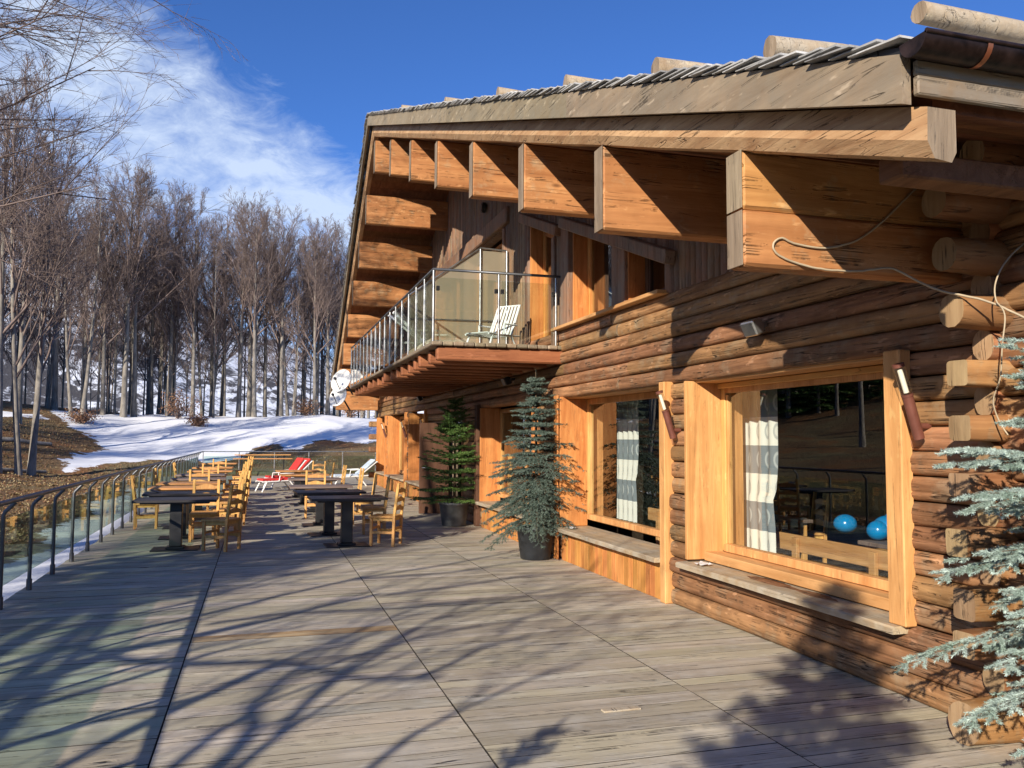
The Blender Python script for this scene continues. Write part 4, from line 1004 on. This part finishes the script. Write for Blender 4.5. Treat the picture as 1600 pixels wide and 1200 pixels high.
e = tag(empty('potted_spruce', (-1.75, .9, .05)), 'small potted spruce left of the camera, seen by its shadow', 'potted spruce')
pot(e, .18, .24, .35, M['pot']); spruce(e, 1.75, .34, .36, M['bluen'], 35, whorl=.15, droop=-.1, per=6, dens=150, nl=.035, nw=.016, tw=.12, dense=.8)

# ------------------------------------------------------------------ beeches
def limb(g, p, d, L, r, lvl, r2, maxl, P):
    ns = (5, 4, 3, 2, 1)[lvl]; sides = (5, 4, 3, 3, 3)[lvl]; pts = [p.copy()]; rad = [r]
    for i in range(ns):
        d = (d+V((r2.uniform(-1, 1), r2.uniform(-1, 1), r2.uniform(-.5, 1)))*P['wig']+V((0, 0, P['up']))).normalized()
        pts.append(pts[-1]+d*L/ns); rad.append(r*(1-(i+1)/ns*.78))
    g.tube(pts, rad, sides, cap=False, sm=True)
    if lvl >= maxl: return
    n = P['n'][lvl]
    for j in range(n):
        s = .22+.78*(j+r2.random())/n; fi = min(ns-1, int(s*ns)); q = pts[fi].lerp(pts[fi+1], s*ns-fi)
        ax = (pts[fi+1]-pts[fi]).normalized(); a = r2.random()*6.283; u = ax.cross(V((.3, .2, 1))).normalized(); v = ax.cross(u)
        sp = P['spread']*r2.uniform(.6, 1.15); nd = (ax*math.cos(sp)+(u*math.cos(a)+v*math.sin(a))*math.sin(sp)).normalized()
        limb(g, q, nd, L*P['ratio']*r2.uniform(.65, 1.2)*(1.1-.45*s), max(r*(.5-.2*s), P['rmin']), lvl+1, r2, maxl, P)
def beech(seed, H_, r0, P, start=.38, n0=24, stems=1, lean=.02, maxl=3, blen=.24):
    r2 = random.Random(seed); e = empty('beech_tree'); tr, cr = MB(), MB()
    for s in range(stems):
        h = H_*(1-.12*s*r2.random()); a0 = r2.random()*6.283; d = V((math.cos(a0), math.sin(a0), 0))*(lean+.10*(stems > 1)); pts = []; rad = []; n = 12
        base = V((math.cos(a0), math.sin(a0), 0))*(.15*(stems > 1)); px_, py_ = base.x, base.y
        for i in range(n+1):
            f = i/n; px_ += (d.x*(1-f)+r2.uniform(-.012, .012))*h/n; py_ += (d.y*(1-f)+r2.uniform(-.012, .012))*h/n
            pts.append(V((px_, py_, f*h-.3*(i == 0)))); rad.append(max(.018, r0*(1-.15*s)*((1-f)**.75)*(1.35 if i == 0 else 1)))
        tr.tube(pts, rad, 8, cap=False, wob=.08, seed=seed+s)
        for j in range(n0//stems):
            f = start+(1-start)*(j+r2.random()*.8)/(n0//stems); f = min(f, .985); i = min(n-1, int(f*n)); q = pts[i].lerp(pts[i+1], f*n-i); a = r2.random()*6.283
            tilt = R_(r2.uniform(24, 50))*(1.05-.4*f); dd_ = V((math.cos(a)*math.sin(tilt), math.sin(a)*math.sin(tilt), math.cos(tilt)))
            g = (f-start)/(1-start); limb(cr, q, dd_, H_*blen*(1.15-.75*g)*r2.uniform(.7, 1.15), rad[i]*.42+.012, 1, r2, maxl+1 if maxl < 4 else 4, P)
    tr.build('trunk', M['bark'], e); cr.build('crown', M['twig'], e); return e
PF = dict(wig=.11, up=.05, n=(0, 8, 6, 5), spread=R_(38), ratio=.52, rmin=.0085)
protos = [beech(100+i, h, r, PF, start=st, n0=n0, stems=sm_, blen=bl) for i, (h, r, st, n0, sm_, bl) in enumerate(
    [(13.8, .17, .33, 26, 1, .34), (13.4, .15, .28, 28, 1, .30), (14.4, .19, .34, 28, 1, .35), (12.8, .11, .40, 22, 1, .27), (13.2, .13, .22, 28, 2, .32), (14.8, .18, .38, 26, 1, .32)])]
slim = beech(140, 12, .07, dict(PF, n=(0, 5, 4, 2)), start=.26, n0=20, blen=.2); protos.append(slim)
for p in protos: reg(p)
pu = set(); r3 = random.Random(77)
def plant(pi, x, y, sc=1, rz=None, label=None, group='bare beeches along the edge of the wood'):
    p = protos[pi]; o = p if pi not in pu else copy_tree(p); pu.add(pi)
    o.location = (x, y, terr(x, y)-.1); o.rotation_euler = (0, 0, r3.random()*6.28 if rz is None else rz); o.scale = (sc, sc, sc*r3.uniform(.95, 1.05))
    tag(o, label or 'bare grey beech in the wood behind the snowy slope', 'tree', group)
# edge of the wood, pixel-measured stems first
for (px, y, pi, sc) in [(28, 50, 0, 1), (120, 57, 4, 1.05), (160, 60, 1, 1.), (192, 59, 2, 1.02), (210, 60, 5, 1), (262, 63, 2, .97), (300, 61, 1, 1), (322, 66, 4, 1.), (372, 62, 0, .98), (398, 60, 5, .92), (415, 66, 3, 1.1), (455, 64, 4, .95), (492, 60, 1, .96), (513, 62, 5, .88), (545, 63, 2, .9), (85, 62, 2, 1.05), (236, 67, 0, .95), (345, 70, 1, .97), (435, 72, 2, .93), (475, 70, 0, .95), (528, 68, 1, .95), (575, 64, 3, 1)]:
    plant(pi, U(px, 650, 1, y).x, y, sc)
LBT = 'bare grey beech on the wooded bank left of the deck'
for i in range(24):
    y = r3.uniform(66, 112); x = r3.uniform(-.40, .16)*y; plant(r3.choice([0, 1, 2, 3, 4, 5, 6, 6]), x, y, r3.uniform(.85, 1.05))
for i in range(52):
    y = r3.uniform(60, 82); x = r3.uniform(-.32, .14)*y; plant(6, x, y, r3.uniform(.8, 1.2))
for i in range(11):
    y = r3.uniform(59, 72); x = (-.31+.46*i/11+r3.uniform(-.01, .01))*y; plant(r3.choice([0, 1, 2, 3, 4, 5]), x, y, r3.uniform(.82, 1.03))
n = 0
while n < 64:
    x = -r3.uniform(23, 64); y = r3.uniform(38, 76)
    if x*.766-y*.643 > -47 or x > -.21*y: continue
    plant(r3.choice([0, 1, 2, 3, 4, 5, 6]), x, y, r3.uniform(.9, 1.15), None, LBT, 'bare beeches on the left bank'); n += 1
n = 0
while n < 26:
    x = -r3.uniform(24, 43); y = r3.uniform(42, 62)
    if x*.766-y*.643 > -47: continue
    plant(r3.choice([0, 1, 3, 4, 6, 6]), x, y, r3.uniform(.9, 1.1), None, LBT, 'bare beeches on the left bank'); n += 1
n = 0
while n < 5:
    x = -r3.uniform(10, 28); y = r3.uniform(22, 50)
    if x > -.30*y: continue
    plant(r3.choice([1, 3, 6, 4]), x, y, r3.uniform(.85, 1.05), None, LBT, 'bare beeches on the left bank'); n += 1
n = 0
while n < 30:
    x = -r3.uniform(13, 95); y = r3.uniform(10, 110)
    if x/y > -.20 if y > 0 else False: continue
    c = x*.766-y*.643
    if c > -50: 
        if x > -62 and r3.random() < .985: continue
    plant(r3.choice([0, 1, 2, 3, 4, 5, 6, 6]), x, y, r3.uniform(.75, 1.0), None, LBT, 'bare beeches on the left bank'); n += 1
plant(4, -8.5, 36.4, 1.12, 2.2, 'many-stemmed grey beech standing in dead leaves beyond the railing', 'beeches just beyond the railing')
plant(0, -9.3, 35.6, .95, 1.0, 'single-stemmed grey beech left of the many-stemmed one beyond the railing', 'beeches just beyond the railing')
plant(1, -12.2, 43, .95, 1.0, 'bare beech at the top of the leaf covered bank', 'beeches just beyond the railing')
# near tree reaching in from the left with hanging twigs
PN = dict(wig=.12, up=-.012, n=(0, 8, 7, 5), spread=R_(36), ratio=.5, rmin=.0035)
r2 = random.Random(12); e = tag(empty('beech_tree', (-7.2, 14.2, -.7)), 'bare beech close on the left, its thin twigs reaching across the sky', 'tree')
tr, cr = MB(), MB(); pts = [V((0, 0, -.2)), V((.1, .1, 2.5)), V((.1, .3, 5)), V((.3, .2, 8)), V((.5, .3, 11)), V((.6, .5, 14))]; rad = [.26, .21, .18, .14, .09, .03]; tr.tube(pts, rad, 10, cap=False, wob=.08)
for j in range(34):
    f = .38+.56*j/34; i = min(4, int(f*5)); q = pts[i].lerp(pts[i+1], f*5-i); a = r2.uniform(-1.0, .7) if j % 3 else r2.random()*6.283; tl = R_(r2.uniform(58, 92))
    limb(cr, q, V((math.cos(a)*math.sin(tl), math.sin(a)*math.sin(tl), math.cos(tl))), r2.uniform(4.2, 6.2)*(1.2-.45*f), .035, 1, r2, 4, PN)
tr.build('trunk', M['bark'], e); cr.build('crown', M['twig'], e)

# tree behind the camera whose limbs shade the deck: limbs measured from their shadows, carried back along the sun
DT = V((-2.7, -1.5, 0)); hs = V((math.sin(AZ), math.cos(AZ), 0))
def back(px, py, off=0.):
    P_ = U(px, py, 2, 0); D = (P_-DT).dot(hs)+off; return P_ - SUN*(D/math.cos(EL))
lines = [([(560, 1215), (640, 1150), (720, 1110), (830, 1060), (900, 1040)], .014, .009), ([(480, 1050), (600, 1010), (700, 985), (800, 970), (900, 945)], .018, .010), ([(250, 1215), (330, 1150), (420, 1095), (520, 1060), (640, 1020)], .018, .010),
         ([(600, 930), (700, 918), (820, 900), (960, 890)], .022, .012), ([(-40, 1010), (80, 985), (200, 962), (300, 940), (420, 905), (540, 880)], .03, .014), ([(430, 1150), (500, 1075), (560, 1030), (640, 985), (740, 940)], .018, .009), ([(0, 1120), (120, 1085), (240, 1050), (330, 1020), (430, 1000)], .026, .012),
         ([(640, 1062), (700, 1040), (760, 1010), (830, 990)], .016, .009), ([(-60, 1050), (0, 1040), (150, 998), (325, 959), (437, 931), (562, 903), (700, 882), (819, 859)], .050, .02),
         ([(-60, 1092), (0, 1078), (187, 1015), (325, 990), (437, 965), (500, 948), (594, 928)], .055, .03), ([(-60, 1130), (60, 1065), (187, 1020), (330, 986)], .040, .03),
         ([(325, 975), (375, 968), (450, 958), (600, 952), (665, 947), (750, 943)], .022, .012), ([(-50, 985), (0, 975), (100, 962), (237, 938), (330, 925)], .025, .015),
         ([(120, 1010), (200, 1032), (300, 1038), (425, 1034), (487, 1042), (532, 1056), (600, 1062), (690, 1058)], .022, .014),
         ([(532, 1056), (487, 1092), (450, 1125), (407, 1134)], .020, .014), ([(532, 1056), (575, 1032), (610, 1010), (660, 975), (720, 955)], .020, .010),
         ([(150, 1170), (300, 1097), (375, 1065), (450, 1030), (525, 1000), (600, 970), (665, 944)], .018, .010), ([(320, 1220), (370, 1170), (397, 1132), (390, 1105), (425, 1075), (470, 1040), (520, 1012), (600, 985)], .026, .010),
         ([(-40, 1180), (0, 1169), (156, 1125), (275, 1097), (330, 1085)], .030, .012), ([(60, 1215), (94, 1200), (200, 1140), (281, 1100), (420, 1040)], .022, .010), ([(360, 1210), (420, 1160), (480, 1120), (540, 1085), (640, 1040)], .018, .008),
         ([(-30, 940), (60, 930), (160, 905), (300, 885), (420, 872), (560, 858)], .055, .03), ([(-60, 905), (60, 893), (200, 872), (350, 853), (480, 846), (640, 838)], .07, .04), ([(560, 905), (700, 895), (800, 880), (880, 872)], .022, .01), ([(665, 944), (760, 938), (860, 930), (960, 915)], .016, .008)]
e = tag(empty('beech_tree', (DT.x, DT.y, -.6)), 'bare beech behind the camera, known by the shadow of its limbs across the deck', 'tree')
tr, cr = MB(), MB(); r2 = random.Random(4); base = V((0, 0, 0)); EO = V((DT.x, DT.y, -.6))
side = V((-hs.y, hs.x, 0))
trunkp = [EO+side*8.6+V((0, 0, -.2)), EO+side*8.5+V((0, 0, 2.5)), EO+side*8.3+V((0, 0, 5)), EO+side*8.4+V((0, 0, 8)), EO+side*8.7+V((0, 0, 10))]
tr.tube([p_-EO for p_ in trunkp], [.28, .22, .18, .12, .05], 10, cap=False, wob=.08)
PS = dict(wig=.14, up=.0, n=(0, 4, 4, 3), spread=R_(40), ratio=.5, rmin=.008)
for li, (ln, ra, rb) in enumerate(lines):
    off = r2.uniform(-.4, .4); ps = [back(x, y, off)-EO for x, y in ln]; k = len(ps); rad = [(1.3 if ra > .03 else 1.65)*(ra+(rb-ra)*i/(k-1)) for i in range(k)]
    if ln[0][0] < 0:       # continue the limb back to the trunk
        q = trunkp[1 if li % 2 else 2]-EO; ps = [q, q.lerp(ps[0], .55)+V((0, 0, .15))]+ps; rad = [ra*1.4, ra*1.2]+rad
    cr.tube(ps, rad, 6, cap=False)
    for j in range(1, len(ps)):
        if r2.random() < .8:
            ax = (ps[j]-ps[j-1]).normalized(); u = side*r2.uniform(-1, 1)+V((0, 0, r2.uniform(-.6, 1))); limb(cr, ps[j-1].lerp(ps[j], r2.random()), (ax+u*.7).normalized(), r2.uniform(.7, 1.6), rb*.8, 2, r2, 4, PS)
tr.build('trunk', M['bark'], e); cr.build('crown', M['twig'], e)
# more trees toward the sun: their trunks streak the middle of the deck
for (gx, gy, D, pi, sc) in [(-1.4, 14.5, 24, 3, .8), (-1.0, 18.5, 28, 3, .8), (.2, 22.5, 30, 1, .75), (-.5, 10.6, 20, 3, .75), (-1.5, 26, 33, 3, .8)]:
    x, y = gx-hs.x*D, gy-hs.y*D; plant(pi, x, y, sc, None, 'bare beech behind the camera, seen only by its long shadow', 'beeches behind the camera')

# dry grass and leaf clumps on the bank and round the snow patches
g = MB(); r2 = random.Random(91); n = 0
while n < 17000:
    y = r2.uniform(16, 58); x = r2.uniform(-.34*y, -3.0) if r2.random() < .75 else r2.uniform(-2, 9)
    if x > -3 and y < 40: continue
    if snow(x, y) > -.25+(.5 if r2.random() < .04 else 0): continue
    n += 1; z = terr(x, y); sc = r2.uniform(.22, .62)
    for k in range(4):
        a = r2.random()*6.28; l = .13*sc*r2.uniform(.4, 1); hx, hy = math.cos(a)*l, math.sin(a)*l; hz = .10*sc*r2.random(); wx_, wy_ = -math.sin(a)*.028*sc, math.cos(a)*.028*sc
        g.v += [(x-wx_, y-wy_, z-.01), (x+wx_, y+wy_, z-.01), (x+hx+wx_, y+hy+wy_, z+hz), (x+hx-wx_, y+hy-wy_, z+hz)]; q = len(g.v); g.f.append((q-4, q-3, q-2, q-1)); g.mi.append(0 if r2.random() < .6 else 1); g.sm.append(False)
M['drygrass'] = leafmat('dry_grass', (.20, .15, .07), (.44, .34, .18))
tag(g.build('dry_grass', [M['drygrass'], M['brownleaf']]), 'dry grass and dead leaves on the bank beyond the railing', 'grass', kind='stuff')
# dry leaved bushes at the wood's edge
def bush(px, y, w_, h_, label):
    x = U(px, 650, 1, y).x; e = tag(empty('beech_bush', (x, y, terr(x, y))), label, 'bush', 'dry leaved bushes at the edge of the wood'); r2 = random.Random(int(px)); st, lf = MB(), MB()
    for i in range(26):
        a = r2.random()*6.28; tip = V((math.cos(a)*w_*r2.random(), math.sin(a)*w_*r2.random(), h_*r2.uniform(.4, 1))); st.tube([(0, 0, 0), tip*.5+V((0, 0, .1)), tip], [.02, .012, .004], 4, cap=False)
        for k in range(34):
            q = tip*r2.uniform(.3, 1)+V((r2.gauss(0, .16), r2.gauss(0, .16), r2.gauss(0, .12))); q.z = max(.03, q.z); n_ = V((r2.uniform(-1, 1), r2.uniform(-1, 1), r2.uniform(-1, 1))).normalized(); u = n_.orthogonal().normalized()*.055; v = n_.cross(u)
            lf.add([q-u, q-v*.7, q+u, q+v*.7], [(0, 1, 2, 3)])
    st.build('stem', M['twig'], e); lf.build('leaves', M['brownleaf'], e)
bush(278, 58.5, 1.6, 2.0, 'large rusty leaved bush at the edge of the wood behind the snow'); bush(312, 55, .9, .8, 'low rusty bush on the snow in front of the large rusty one')
bush(478, 60, 1.2, 1.3, 'rusty bush among the stems right of the middle of the wood'); bush(548, 59.5, 1.6, 1.7, 'rusty bush at the wood edge beside the far end of the chalet'); bush(130, 54, 1.3, .9, 'brown bush on top of the leaf covered bank')
# fallen logs on the leaf bank
for (p, q, r, lb) in (((-13, 40, 0), (-9.2, 43.5, 0), .13, 'fallen grey log lying across the leaf covered bank'), ((-11.5, 34, 0), (-8.2, 38, 0), .10, 'thin fallen log at the foot of the many-stemmed beech')):
    g = MB(); a, b_ = V(p), V(q); o_ = (a+b_)/2; pts = []
    for i in range(7): c_ = a.lerp(b_, i/6); c_.z = terr(c_.x, c_.y)+r*.7; pts.append(c_)
    g.tube(pts, [r*(1-.06*i) for i in range(7)], 8, wob=.2, seed=3); tag(g.build('fallen_log', M['bark']), lb, 'fallen log')

# ------------------------------------------------------------------ render settings
S.view_settings.view_transform = 'Standard'; S.view_settings.look = 'None'; S.view_settings.exposure = .54; S.view_settings.gamma = 1
S.view_settings.use_curve_mapping = False
S.render.engine = 'CYCLES'; S.cycles.max_bounces = 8; S.cycles.transparent_max_bounces = 24; S.cycles.glossy_bounces = 4; S.cycles.diffuse_bounces = 3
S.cycles.use_denoising = True; S.cycles.sample_clamp_indirect = 6; S.cycles.caustics_reflective = False; S.cycles.caustics_refractive = False
